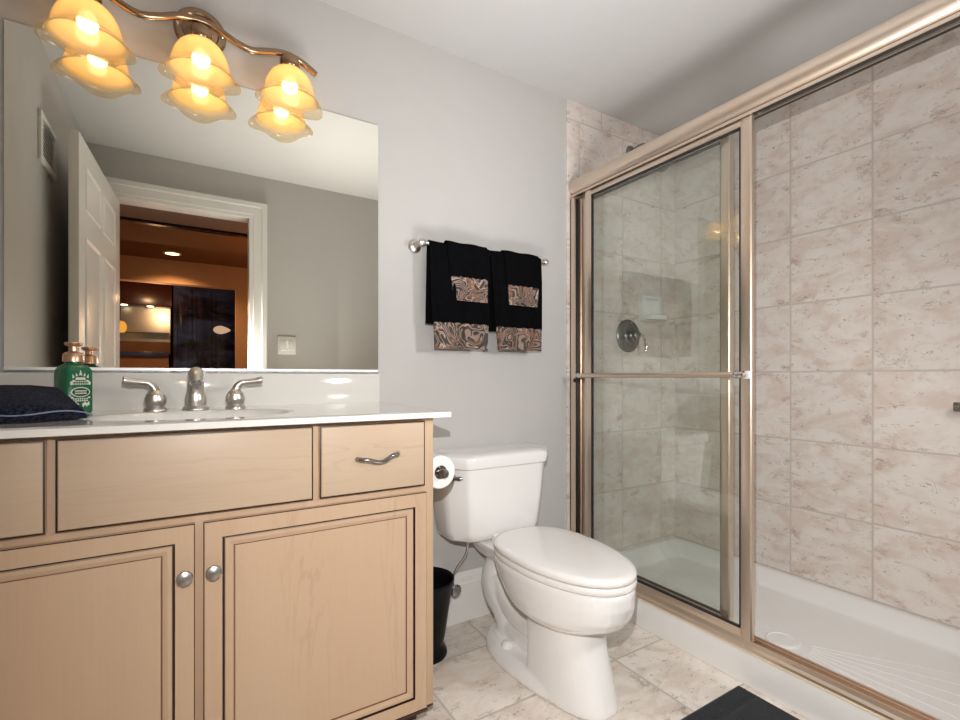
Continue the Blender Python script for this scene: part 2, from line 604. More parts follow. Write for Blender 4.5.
def baseboard(x0, x1, y, h=0.2):
    prof = [(0, 0), (-0.016, 0), (-0.016, h - 0.045), (-0.013, h - 0.040), (-0.013, h - 0.02), (-0.007, h - 0.006), (-0.004, h), (0, h)]
    return add_rings(bmesh.new(), [[(x0, y + a, z) for a, z in prof], [(x1, y + a, z) for a, z in prof]])


struct('baseboard_back', baseboard(0.59, XT - 0.002, 0.0), M['trim'], smooth=20)
bm = box(DX1 + 0.115, 1.555, YF, YF + 0.016, 0, 0.155, bev=0.003)
add_box(bm, DX1 + 0.115, 1.555, YF, YF + 0.010, 0.15, 0.2, bev=0.004)
struct('baseboard_front', bm, M['trim'], smooth=20)


# six-panel door leaf standing open beside the left wall
def door_leaf():
    L, H, TH = 0.875, 2.035, 0.035
    bm = box(0, L, -TH / 2, TH / 2, 0.008, H, bev=0.002)
    cols = [(0.10, 0.40), (0.475, 0.775)]
    rows = [(0.22, 0.86), (1.02, 1.62), (1.735, 1.93)]
    for side in (1, -1):
        y0 = side * TH / 2
        for xa, xb in cols:
            for za, zb in rows:
                R = []
                for ins, dep in ((0.0, 0.0004), (0.010, 0.007), (0.026, 0.007), (0.05, 0.001), (0.06, 0.0005)):
                    y = y0 - side * (dep - 0.0055)
                    R.append([(xa + ins, y, za + ins), (xb - ins, y, za + ins), (xb - ins, y, zb - ins), (xa + ins, y, zb - ins)])
                # raised moulding ring that frames the panel
                add_rings(bm, [[(xa, y0, za), (xb, y0, za), (xb, y0, zb), (xa, y0, zb)],
                               [(xa + 0.006, y0 + side * 0.006, za + 0.006), (xb - 0.006, y0 + side * 0.006, za + 0.006), (xb - 0.006, y0 + side * 0.006, zb - 0.006), (xa + 0.006, y0 + side * 0.006, zb - 0.006)],
                               [(xa + 0.02, y0 + side * 0.001, za + 0.02), (xb - 0.02, y0 + side * 0.001, za + 0.02), (xb - 0.02, y0 + side * 0.001, zb - 0.02), (xa + 0.02, y0 + side * 0.001, zb - 0.02)],
                               [(xa + 0.05, y0 + side * 0.006, za + 0.05), (xb - 0.05, y0 + side * 0.006, za + 0.05), (xb - 0.05, y0 + side * 0.006, zb - 0.05), (xa + 0.05, y0 + side * 0.006, zb - 0.05)]],
                         cap0=False)
    ang = math.radians(90 + 2.8)
    rot = Matrix.Rotation(ang, 4, 'Z')
    bmesh.ops.transform(bm, matrix=Matrix.Translation((DX0 - 0.012, YF + 0.026, 0)) @ rot, verts=bm.verts[:])
    return bm


struct('door_1', door_leaf(), M['door'], smooth=25)

# ---- the room beyond the doorway, seen in the mirror
HX0, HX1, HYF = -2.2, 1.6, -4.55
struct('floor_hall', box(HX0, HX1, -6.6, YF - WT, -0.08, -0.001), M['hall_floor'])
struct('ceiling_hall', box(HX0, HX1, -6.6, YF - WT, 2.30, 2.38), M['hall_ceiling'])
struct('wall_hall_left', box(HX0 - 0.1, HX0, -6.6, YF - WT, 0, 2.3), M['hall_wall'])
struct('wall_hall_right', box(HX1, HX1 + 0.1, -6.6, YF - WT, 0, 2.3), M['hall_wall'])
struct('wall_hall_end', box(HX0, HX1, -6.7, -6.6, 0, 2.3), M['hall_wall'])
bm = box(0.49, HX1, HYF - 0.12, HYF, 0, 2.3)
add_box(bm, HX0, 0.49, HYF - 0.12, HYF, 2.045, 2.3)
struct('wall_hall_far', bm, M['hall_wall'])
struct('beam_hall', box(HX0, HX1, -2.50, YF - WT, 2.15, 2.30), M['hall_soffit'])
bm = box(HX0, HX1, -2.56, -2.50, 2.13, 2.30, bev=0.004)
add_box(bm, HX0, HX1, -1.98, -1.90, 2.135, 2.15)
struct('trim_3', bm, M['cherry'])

# ------------------------------------------------------------------ shower pan
def rect(x0, x1, y0, y1, z):
    return [(x0, y0, z), (x1, y0, z), (x1, y1, z), (x0, y1, z)]


PX1, PY0, PY1 = XF - 0.002, -1.740, -0.009
pan = thing('shower_pan', 'low white acrylic shower pan with a raised curb along the tile floor', 'shower pan', (XS, -0.9, 0))
bm = bmesh.new()
add_rings(bm, [rect(XS, PX1, PY0, PY1, 0.001), rect(XS, PX1, PY0, PY1, 0.098), rect(XS + 0.003, PX1, PY0, PY1, 0.106), rect(XS + 0.010, PX1, PY0, PY1, 0.109),
               rect(XS + 0.094, PX1 - 0.014, PY0 + 0.014, PY1 - 0.014, 0.109), rect(XS + 0.102, PX1 - 0.022, PY0 + 0.022, PY1 - 0.022, 0.104),
               rect(XS + 0.118, PX1 - 0.060, PY0 + 0.060, PY1 - 0.075, 0.052), rect(XS + 0.126, PX1 - 0.072, PY0 + 0.072, PY1 - 0.088, 0.042),
               rect(XS + 0.142, PX1 - 0.09, PY0 + 0.09, PY1 - 0.106, 0.038)])
DRX, DRY = 1.874, -0.815
for s, dy in ((-1, 0), (1, 0)):
    for k in range(-4, 5):
        a = (PI if s > 0 else 0) + k * 0.16
        d = Vector((math.sin(k * 0.15), s * math.cos(k * 0.15), 0))
        p0 = Vector((DRX, DRY, 0.038)) + d * 0.09
        lim = 0.72
        if d.x > 0.01:
            lim = min(lim, (PX1 - 0.10 - DRX) / d.x)
        if d.x < -0.01:
            lim = min(lim, (DRX - XS - 0.15) / -d.x)
        p1 = Vector((DRX, DRY, 0.038)) + d * lim
        n = Vector((-d.y, d.x, 0)) * 0.0040
        add_rings(bm, [[p0 - n, p0 + n, p0 + n * 0.3 + Vector((0, 0, 0.0014)), p0 - n * 0.3 + Vector((0, 0, 0.0014))],
                       [p1 - n, p1 + n, p1 + n * 0.3 + Vector((0, 0, 0.0014)), p1 - n * 0.3 + Vector((0, 0, 0.0014))]])
obj('pan_body', bm, M['pan'], pan, 40)
bm = add_lathe(bmesh.new(), [(0.056, 0.0), (0.056, 0.004), (0.052, 0.007), (0.048, 0.007), (0.047, 0.0045), (0.010, 0.006), (0.001, 0.006)], (DRX, DRY, 0.0375), n=36)
obj('drain_cover', bm, M['pan'], pan, 40)

# ------------------------------------------------------------------ shower enclosure frame
GX0 = XS + 0.006           # outer face of the track
YE = YF + 0.002
obj('caulk_line', box(XS + 0.0005, XS + 0.012, PY0, PY1, 0.1085, 0.1105), M['caulk'], pan, 0)
fr = thing('shower_enclosure', 'champagne metal shower door frame with rounded header rail above the white curb', 'shower frame', (XS + 0.04, -0.9, 0.109))
# header: rounded box section
prof = []
hx, hz, hw, hh = XS + 0.034, 1.917, 0.042, 0.036
for k in range(20):
    a = PI / 2 + k / 19 * PI
    prof.append((hx + hw * abs(math.cos(a)) ** 0.75 * (-1 if math.cos(a) < 0 else 1), hz + hh * abs(math.sin(a)) ** 0.9 * (1 if math.sin(a) > 0 else -1)))
prof += [(hx + hw - 0.006, hz - hh), (hx + hw, hz - hh + 0.006), (hx + hw, hz + hh - 0.006), (hx + hw - 0.006, hz + hh)]
bm = add_rings(bmesh.new(), [[(x, YE, z) for x, z in prof], [(x, -0.010, z) for x, z in prof]])
obj('header_rail', bm, M['frame'], fr, 40)
obj('header_shade_strip', box(GX0 + 0.006, GX0 + 0.066, YE, -0.010, 1.8785, 1.8815), M['gasket'], fr, 0)  # black strip painting the shade on the header's underside
bm = box(GX0 + 0.003, GX0 + 0.0065, YE, -0.010, 1.872, 1.8815)
add_box(bm, GX0 + 0.0375, GX0 + 0.0405, YE, -0.010, 1.872, 1.8815)
obj('header_channel', bm, M['frame'], fr)
bm = bmesh.new()
prof = [(GX0, 0.109), (GX0, 0.120), (GX0 + 0.010, 0.126), (GX0 + 0.012, 0.140), (GX0 + 0.016, 0.140), (GX0 + 0.017, 0.124),
        (GX0 + 0.036, 0.124), (GX0 + 0.037, 0.142), (GX0 + 0.041, 0.142), (GX0 + 0.042, 0.124), (GX0 + 0.064, 0.124), (GX0 + 0.065, 0.136), (GX0 + 0.072, 0.136), (GX0 + 0.074, 0.109)]
add_rings(bm, [[(x, YE, z) for x, z in prof], [(x, -0.010, z) for x, z in prof]])
obj('bottom_track', bm, M['frame'], fr, 30)


def jamb(y0, y1):
    d = 1 if y1 > y0 else -1
    bm = box(GX0 - 0.004, GX0 + 0.074, min(y0, y0 + d * 0.006), max(y0, y0 + d * 0.006), 0.126, 1.882)
    for a, b in ((-0.004, 0.003), (0.034, 0.040), (0.068, 0.074)):
        add_box(bm, GX0 + a, GX0 + b, min(y0, y0 + d * 0.030), max(y0, y0 + d * 0.030), 0.140, 1.862)
    return bm


obj('jamb_black_strip', box(GX0 + 0.004, GX0 + 0.033, -0.026, -0.0165, 0.142, 1.862), M['gasket'], fr, 0)  # black strip filling the gap inside the wall jamb channel
obj('wall_jamb', jamb(-0.010, -1), M['frame'], fr)
obj('wall_jamb', jamb(YE, 1), M['frame'], fr)
obj('bumper', box(GX0 - 0.010, GX0 + 0.008, -0.058, -0.036, 0.985, 1.003, bev=0.003), M['gasket'], fr, label='small black rubber bumper')


def sliding_door(name, label, xc, y0, y1, z0, z1, bar):
    """y0 < y1"""
    d = thing(name, label, 'shower door', (xc, (y0 + y1) / 2, z0), 'sliding glass shower doors')
    w, t = (0.040 if bar else 0.036), (0.007 if bar else 0.011)

    def stile(ya, yb):
        bm = bmesh.new()
        s = 1 if yb > ya else -1
        pr = [(xc - t, ya), (xc - t - 0.003, ya + s * 0.004), (xc - t - 0.003, ya + s * (w - 0.012)), (xc - t + 0.002, ya + s * w),
              (xc + t - 0.002, ya + s * w), (xc + t + 0.003, ya + s * (w - 0.012)), (xc + t + 0.003, ya + s * 0.004), (xc + t, ya)]
        return add_rings(bm, [[(x, y, z0) for x, y in pr], [(x, y, z1) for x, y in pr]])

    obj('stile', stile(y0, y0 + 1), M['frame'], d, 25)
    obj('stile', stile(y1, y1 - 1), M['frame'], d, 25)
    obj('rail', box(xc - t, xc + t, y0 + w - 0.002, y1 - w + 0.002, z1 - 0.028, z1, bev=0.002), M['frame'], d)
    obj('rail', box(xc - t, xc + t, y0 + w - 0.002, y1 - w + 0.002, z0, z0 + 0.030, bev=0.002), M['frame'], d)
    bm = bmesh.new()
    for ya, yb, za, zb in ((y0 + w - 0.001, y0 + w + 0.003, z0 + 0.028, z1 - 0.026), (y1 - w - 0.003, y1 - w + 0.001, z0 + 0.028, z1 - 0.026),
                           (y0 + w, y1 - w, z0 + 0.029, z0 + 0.034), (y0 + w, y1 - w, z1 - 0.033, z1 - 0.027)):
        add_box(bm, xc - 0.0065, xc + 0.0065, ya, yb, za, zb)
    obj('gasket', bm, M['gasket'], d, 0)
    obj('glass_pane', box(xc - 0.002, xc + 0.002, y0 + w - 0.006, y1 - w + 0.006, z0 + 0.022, z1 - 0.02), M['glass'], d, 0)
    if bar:
        bx = xc - 0.058
        b = obj('towel_bar', add_tube(bmesh.new(), [(bx, y0 + 0.018, 1.017), (bx, y1 - 0.012, 1.017)], 0.0095, 16), M['frame'], d)
        for yy in (y0 + 0.016, y1 - 0.016):
            bm = add_tube(bmesh.new(), [(xc - t + 0.001, yy, 1.017), (bx + 0.004, yy, 1.017)], [0.008, 0.008], 12)
            add_box(bm, xc - t - 0.007, xc - t + 0.001, yy - 0.011, yy + 0.011, 1.004, 1.030, bev=0.002)
            add_lathe(bm, [(0.001, -0.015), (0.010, -0.013), (0.012, -0.006), (0.012, 0.006), (0.010, 0.013), (0.001, 0.015)], (bx, yy, 1.017), 'Y', 16)
            obj('bracket', bm, M['chrome'], b)
        obj('end_plate', box(xc - t - 0.0075, xc - t - 0.002, y0 + 0.002, y0 + 0.022, 1.004, 1.030, bev=0.002), M['white_plastic'], b, label='small white square end plate')
    return d


sliding_door('sliding_shower_door', 'outer framed glass sliding shower door with a horizontal towel bar across it', GX0 + 0.0205, -0.864, -0.092, 0.138, 1.876, True)
sliding_door('sliding_shower_door', 'inner framed glass sliding shower door, behind the one carrying the towel bar', GX0 + 0.0535, -0.772, -0.028, 0.138, 1.876, False)

# ---- shower fittings on the end wall
YT = -0.008
v = thing('shower_valve', 'round dark metal shower valve with a curved lever on the end tile wall', 'shower valve', (1.966, YT, 1.225))
bm = add_lathe(bmesh.new(), [(0.086, 0), (0.086, -0.004), (0.080, -0.010), (0.062, -0.013), (0.058, -0.011), (0.040, -0.014), (0.034, -0.020), (0.001, -0.020)], (1.966, YT, 1.225), 'Y', 40)
obj('escutcheon', bm, M['pewter'], v)
bm = add_lathe(bmesh.new(), [(0.026, -0.018), (0.026, -0.036), (0.020, -0.044), (0.024, -0.052), (0.024, -0.064), (0.016, -0.072), (0.001, -0.073)], (1.966, YT, 1.225), 'Y', 24)
h = obj('handle_hub', bm, M['pewter'], v)
pts = spline([(1.966, YT - 0.062, 1.225, 0.010), (2.000, YT - 0.066, 1.222, 0.008), (2.020, YT - 0.068, 1.200, 0.0075), (2.022, YT - 0.070, 1.165, 0.009), (2.020, YT - 0.070, 1.140, 0.0075)], 6)
obj('lever', add_tube(bmesh.new(), [p[:3] for p in pts], [p[3] for p in pts], 12), M['chrome'], h)

bm = bmesh.new()
sx0, sx1, sz0, sz1 = 2.050, 2.200, 1.308, 1.448
add_rings(bm, [[(sx0, YT, sz0), (sx1, YT, sz0), (sx1, YT, sz1), (sx0, YT, sz1)],
               [(sx0, YT - 0.028, sz0), (sx1, YT - 0.028, sz0), (sx1, YT - 0.022, sz1), (sx0, YT - 0.022, sz1)],
               [(sx0 + 0.006, YT - 0.036, sz0 + 0.004), (sx1 - 0.006, YT - 0.036, sz0 + 0.004), (sx1 - 0.006, YT - 0.028, sz1 - 0.006), (sx0 + 0.006, YT - 0.028, sz1 - 0.006)],
               [(sx0 + 0.022, YT - 0.036, sz0 + 0.030), (sx1 - 0.022, YT - 0.036, sz0 + 0.030), (sx1 - 0.022, YT - 0.028, sz1 - 0.020), (sx0 + 0.022, YT - 0.028, sz1 - 0.020)],
               [(sx0 + 0.026, YT - 0.010, sz0 + 0.034), (sx1 - 0.026, YT - 0.010, sz0 + 0.034), (sx1 - 0.026, YT - 0.008, sz1 - 0.026), (sx0 + 0.026, YT - 0.008, sz1 - 0.026)]])
R = []
for k in range(9):
    a = k / 8 * PI
    R.append(((sx0 + sx1) / 2 - (sx1 - sx0) / 2 * math.cos(a), YT - 0.03 - 0.062 * math.sin(a) ** 0.6))
add_rings(bm, [[(x, y, sz0 + 0.004) for x, y in R], [(x, y - 0.006, sz0 + 0.012) for x, y in R], [(x, y - 0.006, sz0 + 0.026) for x, y in R], [(x, y, sz0 + 0.031) for x, y in R]])
tag(obj('soap_dish', bm, M['porcelain'], smooth=40, loc=((sx0 + sx1) / 2, YT, sz0)), 'white ceramic soap dish on the end tile wall above the shower valve', 'soap dish')

sh = thing('overhead_shower', 'metal shower arm and head showing just above the header rail', 'shower head', (1.985, YT, 2.188))
obj('flange', add_lathe(bmesh.new(), [(0.034, 0), (0.034, -0.004), (0.024, -0.014), (0.013, -0.018), (0.001, -0.018)], (1.985, YT, 2.188), 'Y', 24), M['nickel_dark'], sh)
pts = spline([(1.985, YT - 0.01, 2.188), (1.985, YT - 0.07, 2.196), (1.985, YT - 0.13, 2.160), (1.985, YT - 0.165, 2.105)], 6)
obj('arm', add_tube(bmesh.new(), pts, 0.0105, 12), M['nickel_dark'], sh)
bm = add_lathe(bmesh.new(), [(0.012, 0.03), (0.015, 0.015), (0.018, 0.0), (0.036, -0.03), (0.042, -0.045), (0.040, -0.052), (0.001, -0.052)], (0, 0, 0), 'Z', 28)
bmesh.ops.transform(bm, matrix=Matrix.Translation((1.985, YT - 0.175, 2.088)) @ Matrix.Rotation(math.radians(-38), 4, 'X'), verts=bm.verts[:])
obj('spray_head', bm, M['nickel_dark'], sh)

gb = thing('grab_bar', 'dark metal bar on the tile wall at the right edge of the shower opening', 'grab bar', (XF, -1.3, 0.906))
obj('bar', box(XF - 0.060, XF - 0.046, -1.62, -1.172, 0.890, 0.922, bev=0.004), M['nickel_dark'], gb)
for yy in (-1.20, -1.58):
    obj('post', add_lathe(bmesh.new(), [(0.020, 0), (0.020, -0.006), (0.011, -0.012), (0.011, -0.048), (0.001, -0.048)], (XF, yy, 0.906), 'X', 20), M['nickel_dark'], gb)

# ------------------------------------------------------------------ vanity cabinet
VX0, VX1 = XL + 0.002, 0.597
YFR = -0.507                 # face frame front
ZV = 0.8985                  # cabinet top
van = thing('vanity_cabinet', 'maple vanity cabinet with dark glazed grooves under the white sink top', 'vanity', ((VX0 + VX1) / 2, -0.25, 0))
bm = box(VX1 - 0.018, VX1, YFR + 0.02, -0.002, 0.094, ZV, mi=0)
add_box(bm, VX1 - 0.018, VX1, YFR + 0.085, -0.002, 0.0, 0.094, mi=0)
add_box(bm, VX0, VX0 + 0.018, YFR + 0.02, -0.002, 0.0, ZV)
add_box(bm, VX0 + 0.018, VX1 - 0.018, YFR + 0.02, -0.012, 0.094, 0.112)
add_box(bm, VX0 + 0.018, VX1 - 0.018, -0.012, -0.004, 0.094, ZV)
obj('carcass', bm, M['maple_v'], van)
bm = box(VX0, VX1, YFR, YFR + 0.02, ZV - 0.022, ZV, bev=0.001)
add_box(bm, VX0, VX1, YFR, YFR + 0.0195, 0.684, 0.716)
add_box(bm, VX0, VX1, YFR, YFR + 0.0195, 0.084, 0.120)
for xa, xb in ((VX0, VX0 + 0.035), (-0.246, -0.202), (0.005, 0.042), (0.250, 0.296), (VX1 - 0.030, VX1)):
    add_box(bm, xa, xb, YFR - 0.0005, YFR + 0.0195, 0.084, ZV, bev=0.001)
obj('face_frame', bm, M['maple_v'], van)
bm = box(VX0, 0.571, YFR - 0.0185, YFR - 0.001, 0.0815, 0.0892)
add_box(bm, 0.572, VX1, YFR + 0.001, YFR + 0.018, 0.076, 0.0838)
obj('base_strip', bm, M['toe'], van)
obj('toe_kick', box(VX0, VX1 - 0.018, YFR + 0.075, YFR + 0.090, 0.0, 0.094), M['toe'], van)


def rect_face(x0, x1, z0, z1, y, ins):
    return [(x0 + ins, y, z0 + ins), (x1 - ins, y, z0 + ins), (x1 - ins, y, z1 - ins), (x0 + ins, y, z1 - ins)]


def profile_panel(x0, x1, z0, z1, yb, th, prof):
    """slab with a moulded front: prof = (inset, depth below front, material of the strip leading to it)"""
    bm = bmesh.new()
    rings = [(rect_face(x0, x1, z0, z1, yb, 0), 0)] + [(rect_face(x0, x1, z0, z1, yb - th + d, i), m) for i, d, m in prof]
    vr = [[bm.verts.new(p) for p in r] for r, m in rings]
    for k in range(1, len(vr)):
        for i in range(4):
            j = (i + 1) % 4
            f = bm.faces.new((vr[k - 1][i], vr[k - 1][j], vr[k][j], vr[k][i]))
            f.material_index = rings[k][1]
    bm.faces.new(vr[0])
    bm.faces.new(vr[-1])
    return bm


DOORP = [(0.0, 0.004, 0), (0.0015, 0.0015, 1), (0.003, 0.0, 0), (0.0365, 0.0, 0), (0.038, 0.006, 1), (0.0410, 0.006, 1), (0.0425, 0.0015, 0), (0.050, 0.001, 0),
         (0.059, 0.0045, 0), (0.0600, 0.0065, 2), (0.0620, 0.0065, 2), (0.0635, 0.005, 0)]
DRAWP = [(0.0, 0.004, 0), (0.0010, 0.0035, 1), (0.0030, 0.0032, 1), (0.0045, 0.0005, 0), (0.006, 0.0, 0)]


def knob(name, x, z, y, parent):
    bm = add_lathe(bmesh.new(), [(0.0085, 0), (0.0085, -0.002), (0.0055, -0.004), (0.0055, -0.012), (0.012, -0.016), (0.0155, -0.022), (0.0145, -0.027), (0.008, -0.030), (0.001, -0.031)], (x, y, z), 'Y', 28)
    return obj(name, bm, M['knob'], parent)


YD = YFR - 0.0005
MD = [M['maple_v'], M['glaze'], M['glaze_soft']]
MH = [M['maple_h'], M['glaze'], M['glaze_soft']]
d1 = obj('cabinet_door', profile_panel(0.031, 0.570, 0.090, 0.690, YD, 0.019, DOORP), MD, van, 20)
knob('knob', 0.050, 0.585, YD - 0.019, d1)
d2 = obj('cabinet_door', profile_panel(-0.460, 0.015, 0.090, 0.690, YD, 0.019, DOORP), MD, van, 20)
knob('knob', -0.004, 0.584, YD - 0.019, d2)
obj('false_drawer_front', profile_panel(-0.216, 0.264, 0.709, 0.889, YD, 0.019, DRAWP), MH, van, 20)
dr = obj('drawer', profile_panel(0.280, 0.564, 0.709, 0.888, YD, 0.019, DRAWP), MH, van, 20)
obj('drawer', profile_panel(-0.462, -0.231, 0.709, 0.889, YD, 0.019, DRAWP), MH, van, 20)
yy = YD - 0.019
pts = spline([(0.372, yy + 0.001, 0.7985, 0.0065), (0.380, yy - 0.014, 0.7985, 0.0060), (0.395, yy - 0.022, 0.7975, 0.0056), (0.420, yy - 0.026, 0.7915, 0.0050),
              (0.437, yy - 0.026, 0.7935, 0.0050), (0.458, yy - 0.022, 0.8035, 0.0056), (0.474, yy - 0.014, 0.8045, 0.0065), (0.483, yy + 0.001, 0.8040, 0.0070)], 6)
obj('pull', add_tube(bmesh.new(), [p[:3] for p in pts], [p[3] for p in pts], 12), M['nickel_dark'], dr)

# ---- sink top with the bowl sunk into it
TX0, TX1, TY0, TZ = XL + 0.002, 0.627, -0.560, 0.916
top = thing('countertop', 'glossy white cultured marble sink top on the maple vanity', 'countertop', (0.022, -0.28, ZV))
bm = bmesh.new()
BCX, BCY, BA, BB = 0.022, -0.330, 0.215, 0.145
nx, ny = 96, 50


def topz(x, y):
    r = math.hypot((x - BCX) / BA, (y - BCY) / BB)
    if r >= 1.12:
        return TZ
    if r >= 1.0:
        q = (1.12 - r) / 0.12
        return TZ - 0.004 * q * q
    return TZ - 0.004 - 0.125 * (1 - r ** 2.6) ** 0.8


ex = 0.004
xs = [TX0 + (TX1 - TX0) * i / nx for i in range(nx + 1)]
ys = [TY0 + (0.0 - 0.001 - TY0) * j / ny for j in range(ny + 1)]
g = []
for j, y in enumerate(ys):
    row = []
    for i, x in enumerate(xs):
        z = topz(x, y)
        if j == 0 or i == nx:
            z -= 0.003
        row.append(bm.verts.new((x, y, z)))
    g.append(row)
for j in range(ny):
    for i in range(nx):
        bm.faces.new((g[j][i], g[j][i + 1], g[j + 1][i + 1], g[j + 1][i]))
brd = [g[0][i] for i in range(nx + 1)] + [g[j][nx] for j in range(1, ny + 1)] + [g[ny][i] for i in range(nx - 1, -1, -1)] + [g[j][0] for j in range(ny - 1, 0, -1)]
low = [bm.verts.new((v.co.x, v.co.y, ZV + 0.0005)) for v in brd]
for i in range(len(brd)):
    j = (i + 1) % len(brd)
    bm.faces.new((brd[i], brd[j], low[j], low[i]))
obj('sink_top', bm, M['marble'], top, 50)
bm = box(TX0, 0.614, -0.020, -0.0015, TZ - 0.001, 1.022, bev=0.004)
obj('backsplash', bm, M['marble'], top)
bm = add_lathe(bmesh.new(), [(0.022, 0.0), (0.022, 0.002), (0.018, 0.004), (0.001, 0.003)], (BCX, BCY, TZ - 0.1285), n=24)
obj('drain', bm, M['nickel'], top)

# ---- faucet
FY = -0.118
fa = thing('faucet', 'brushed nickel faucet with two lever handles behind the sink bowl', 'faucet', (0.022, FY, TZ))
bm = add_lathe(bmesh.new(), [(0.034, 0), (0.034, 0.003), (0.030, 0.008), (0.027, 0.012), (0.001, 0.013)], (0.022, FY, TZ), n=28)
pts = spline([(FY, TZ + 0.008, 0.0260), (FY, TZ + 0.030, 0.0275), (FY - 0.004, TZ + 0.055, 0.0225), (FY - 0.014, TZ + 0.083, 0.0205), (FY - 0.040, TZ + 0.100, 0.0205), (FY - 0.072, TZ + 0.101, 0.0200), (FY - 0.096, TZ + 0.090, 0.0185), (FY - 0.106, TZ + 0.077, 0.0170)], 6)
add_tube(bm, [(0.022, p[0], p[1]) for p in pts], [p[2] for p in pts], 20)
sp = obj('spout', bm, M['nickel'], fa, 50)
d = Vector((0, -0.45, -0.8)).normalized()
e0 = Vector((0.022, pts[-1][0], pts[-1][1]))
obj('aerator', add_tube(bmesh.new(), [e0 - d * 0.004, e0 + d * 0.003], 0.0125, 16), M['nickel_dark'], sp)
for hx_, s in ((-0.075, -1), (0.125, 1)):
    bm = add_lathe(bmesh.new(), [(0.028, 0), (0.028, 0.004), (0.023, 0.010), (0.0215, 0.014), (0.0260, 0.022), (0.0270, 0.032), (0.023, 0.042), (0.0235, 0.044), (0.017, 0.052), (0.011, 0.058), (0.001, 0.059)], (hx_, FY, TZ), n=28)
    hb = obj('handle', bm, M['nickel'], fa, 40)
    pts = spline([(hx_, TZ + 0.050, 0.0135), (hx_ + s * 0.004, TZ + 0.064, 0.0110), (hx_ + s * 0.015, TZ + 0.076, 0.0090), (hx_ + s * 0.030, TZ + 0.079, 0.0082), (hx_ + s * 0.050, TZ + 0.081, 0.0092), (hx_ + s * 0.070, TZ + 0.085, 0.0105), (hx_ + s * 0.073, TZ + 0.0855, 0.0080)], 5)
    obj('lever', add_tube(bmesh.new(), [(p[0], FY - 0.012 * abs(p[0] - hx_) / 0.07, p[1]) for p in pts], [p[2] for p in pts], 14), M['nickel'], hb, 50)

# ------------------------------------------------------------------ mirror
MX0, MX1, MZ0, MZ1 = -0.411, 0.612, 1.030, 1.953
mi = thing('wall_mirror', 'large frameless wall mirror above the white backsplash', 'mirror', ((MX0 + MX1) / 2, 0, MZ0))
obj('mirror_glass', box(MX0, MX1, -0.0065, -0.001, MZ0 + 0.002, MZ1), M['mirror'], mi, 0)
bm = box(MX0, MX1 - 0.002, -0.0095, -0.001, MZ0 - 0.0075, MZ0 - 0.001)
add_box(bm, MX0, MX1 - 0.002, -0.0095, -0.0070, MZ0 - 0.0075, MZ0 + 0.007)
obj('bottom_channel', bm, M['channel'], mi, 0)

# ------------------------------------------------------------------ vanity light
LY = -0.090
vl = thing('vanity_light', 'wavy antique metal three-lamp vanity light above the mirror', 'light fixture', (0.036, 0, 2.09))
bm = add_lathe(bmesh.new(), [(0.072, 0), (0.072, -0.006), (0.066, -0.012), (0.052, -0.014), (0.048, -0.011), (0.036, -0.016), (0.022, -0.028), (0.001, -0.030)], (0.036, -0.001, 2.088), 'Y', 40)
bp = obj('backplate', bm, M['bronze'], vl)
for dx in (-0.060, 0.060):
    obj('screw', add_lathe(bmesh.new(), [(0.005, -0.010), (0.005, -0.017), (0.003, -0.019), (0.001, -0.019)], (0.036 + dx, -0.001, 2.088), 'Y', 12), M['chrome'], bp)
obj('arm', add_tube(bmesh.new(), [(0.036, -0.026, 2.080), (0.036, LY, 2.070)], 0.010, 14), M['bronze'], vl)
wave = spline([(-0.365, 2.050), (-0.32, 2.066), (-0.27, 2.076), (-0.225, 2.072), (-0.17, 2.048), (-0.115, 2.030), (-0.06, 2.044), (-0.02, 2.062), (0.036, 2.068), (0.08, 2.060),
               (0.125, 2.040), (0.170, 2.030), (0.215, 2.042), (0.255, 2.052), (0.290, 2.052), (0.325, 2.042), (0.368, 2.018)], 5)
obj('rod', add_tube(bmesh.new(), [(x, LY, z) for x, z in wave], 0.0100, 14), M['bronze'], vl)


def shade_pts(cx, cy, zt, phase, tilt):
    """bell of glass with a ruffled rim: outer profile (r, z), last rings wave"""
    prof = [(0.026, 0.0), (0.036, -0.003), (0.050, -0.012), (0.062, -0.027), (0.070, -0.045), (0.0755, -0.064), (0.0785, -0.080), (0.082, -0.092), (0.087, -0.101), (0.0945, -0.108), (0.100, -0.110)]
    n = 64
    rings = []
    for r, z in prof:
        f = max(0.0, (-z - 0.045) / 0.065)
        ring = []
        for k in range(n):
            a = k / n * 2 * PI
            w = math.cos(4 * (a - phase))
            rr = r * (1 + 0.075 * f * f * w) 
            zz = z - 0.005 * f * f * w
            ring.append((cx + rr * math.cos(a), cy + rr * math.sin(a), zt + zz))
        rings.append(ring)
    return rings


SH_TOP = 2.006
M['shade'] = m_shade('amber_glass_shade', SH_TOP - 0.10, SH_TOP - 0.075)
for cx, zo, ph in ((-0.227, 0.006, 0.0), (0.036, 0.0, 0.0), (0.285, 0.000, 0.25)):
    zt = SH_TOP + zo
    bm = add_lathe(bmesh.new(), [(0.006, 0.050), (0.006, 0.044), (0.014, 0.041), (0.026, 0.033), (0.031, 0.020), (0.031, 0.002), (0.027, -0.004), (0.016, -0.006), (0.016, -0.03), (0.001, -0.03)], (cx, LY, zt + 0.006), n=28)
    so = obj('socket_cup', bm, M['bronze'], vl)
    bm = add_lathe(bmesh.new(), [(0.004, 0.0), (0.0165, -0.006), (0.022, -0.018), (0.024, -0.030), (0.021, -0.042), (0.013, -0.050), (0.001, -0.053)], (cx, LY, zt - 0.022), n=24)
    obj('bulb', bm, M['bulb'], so, 60)
    bm = bmesh.new()
    add_rings(bm, shade_pts(cx, LY, zt, ph, 0), cap0=False, cap1=False)
    solid(bm, 0.0025)
    obj('lamp_shade', bm, M['shade'], vl, 60, label='lit amber glass shade with a wavy rim')

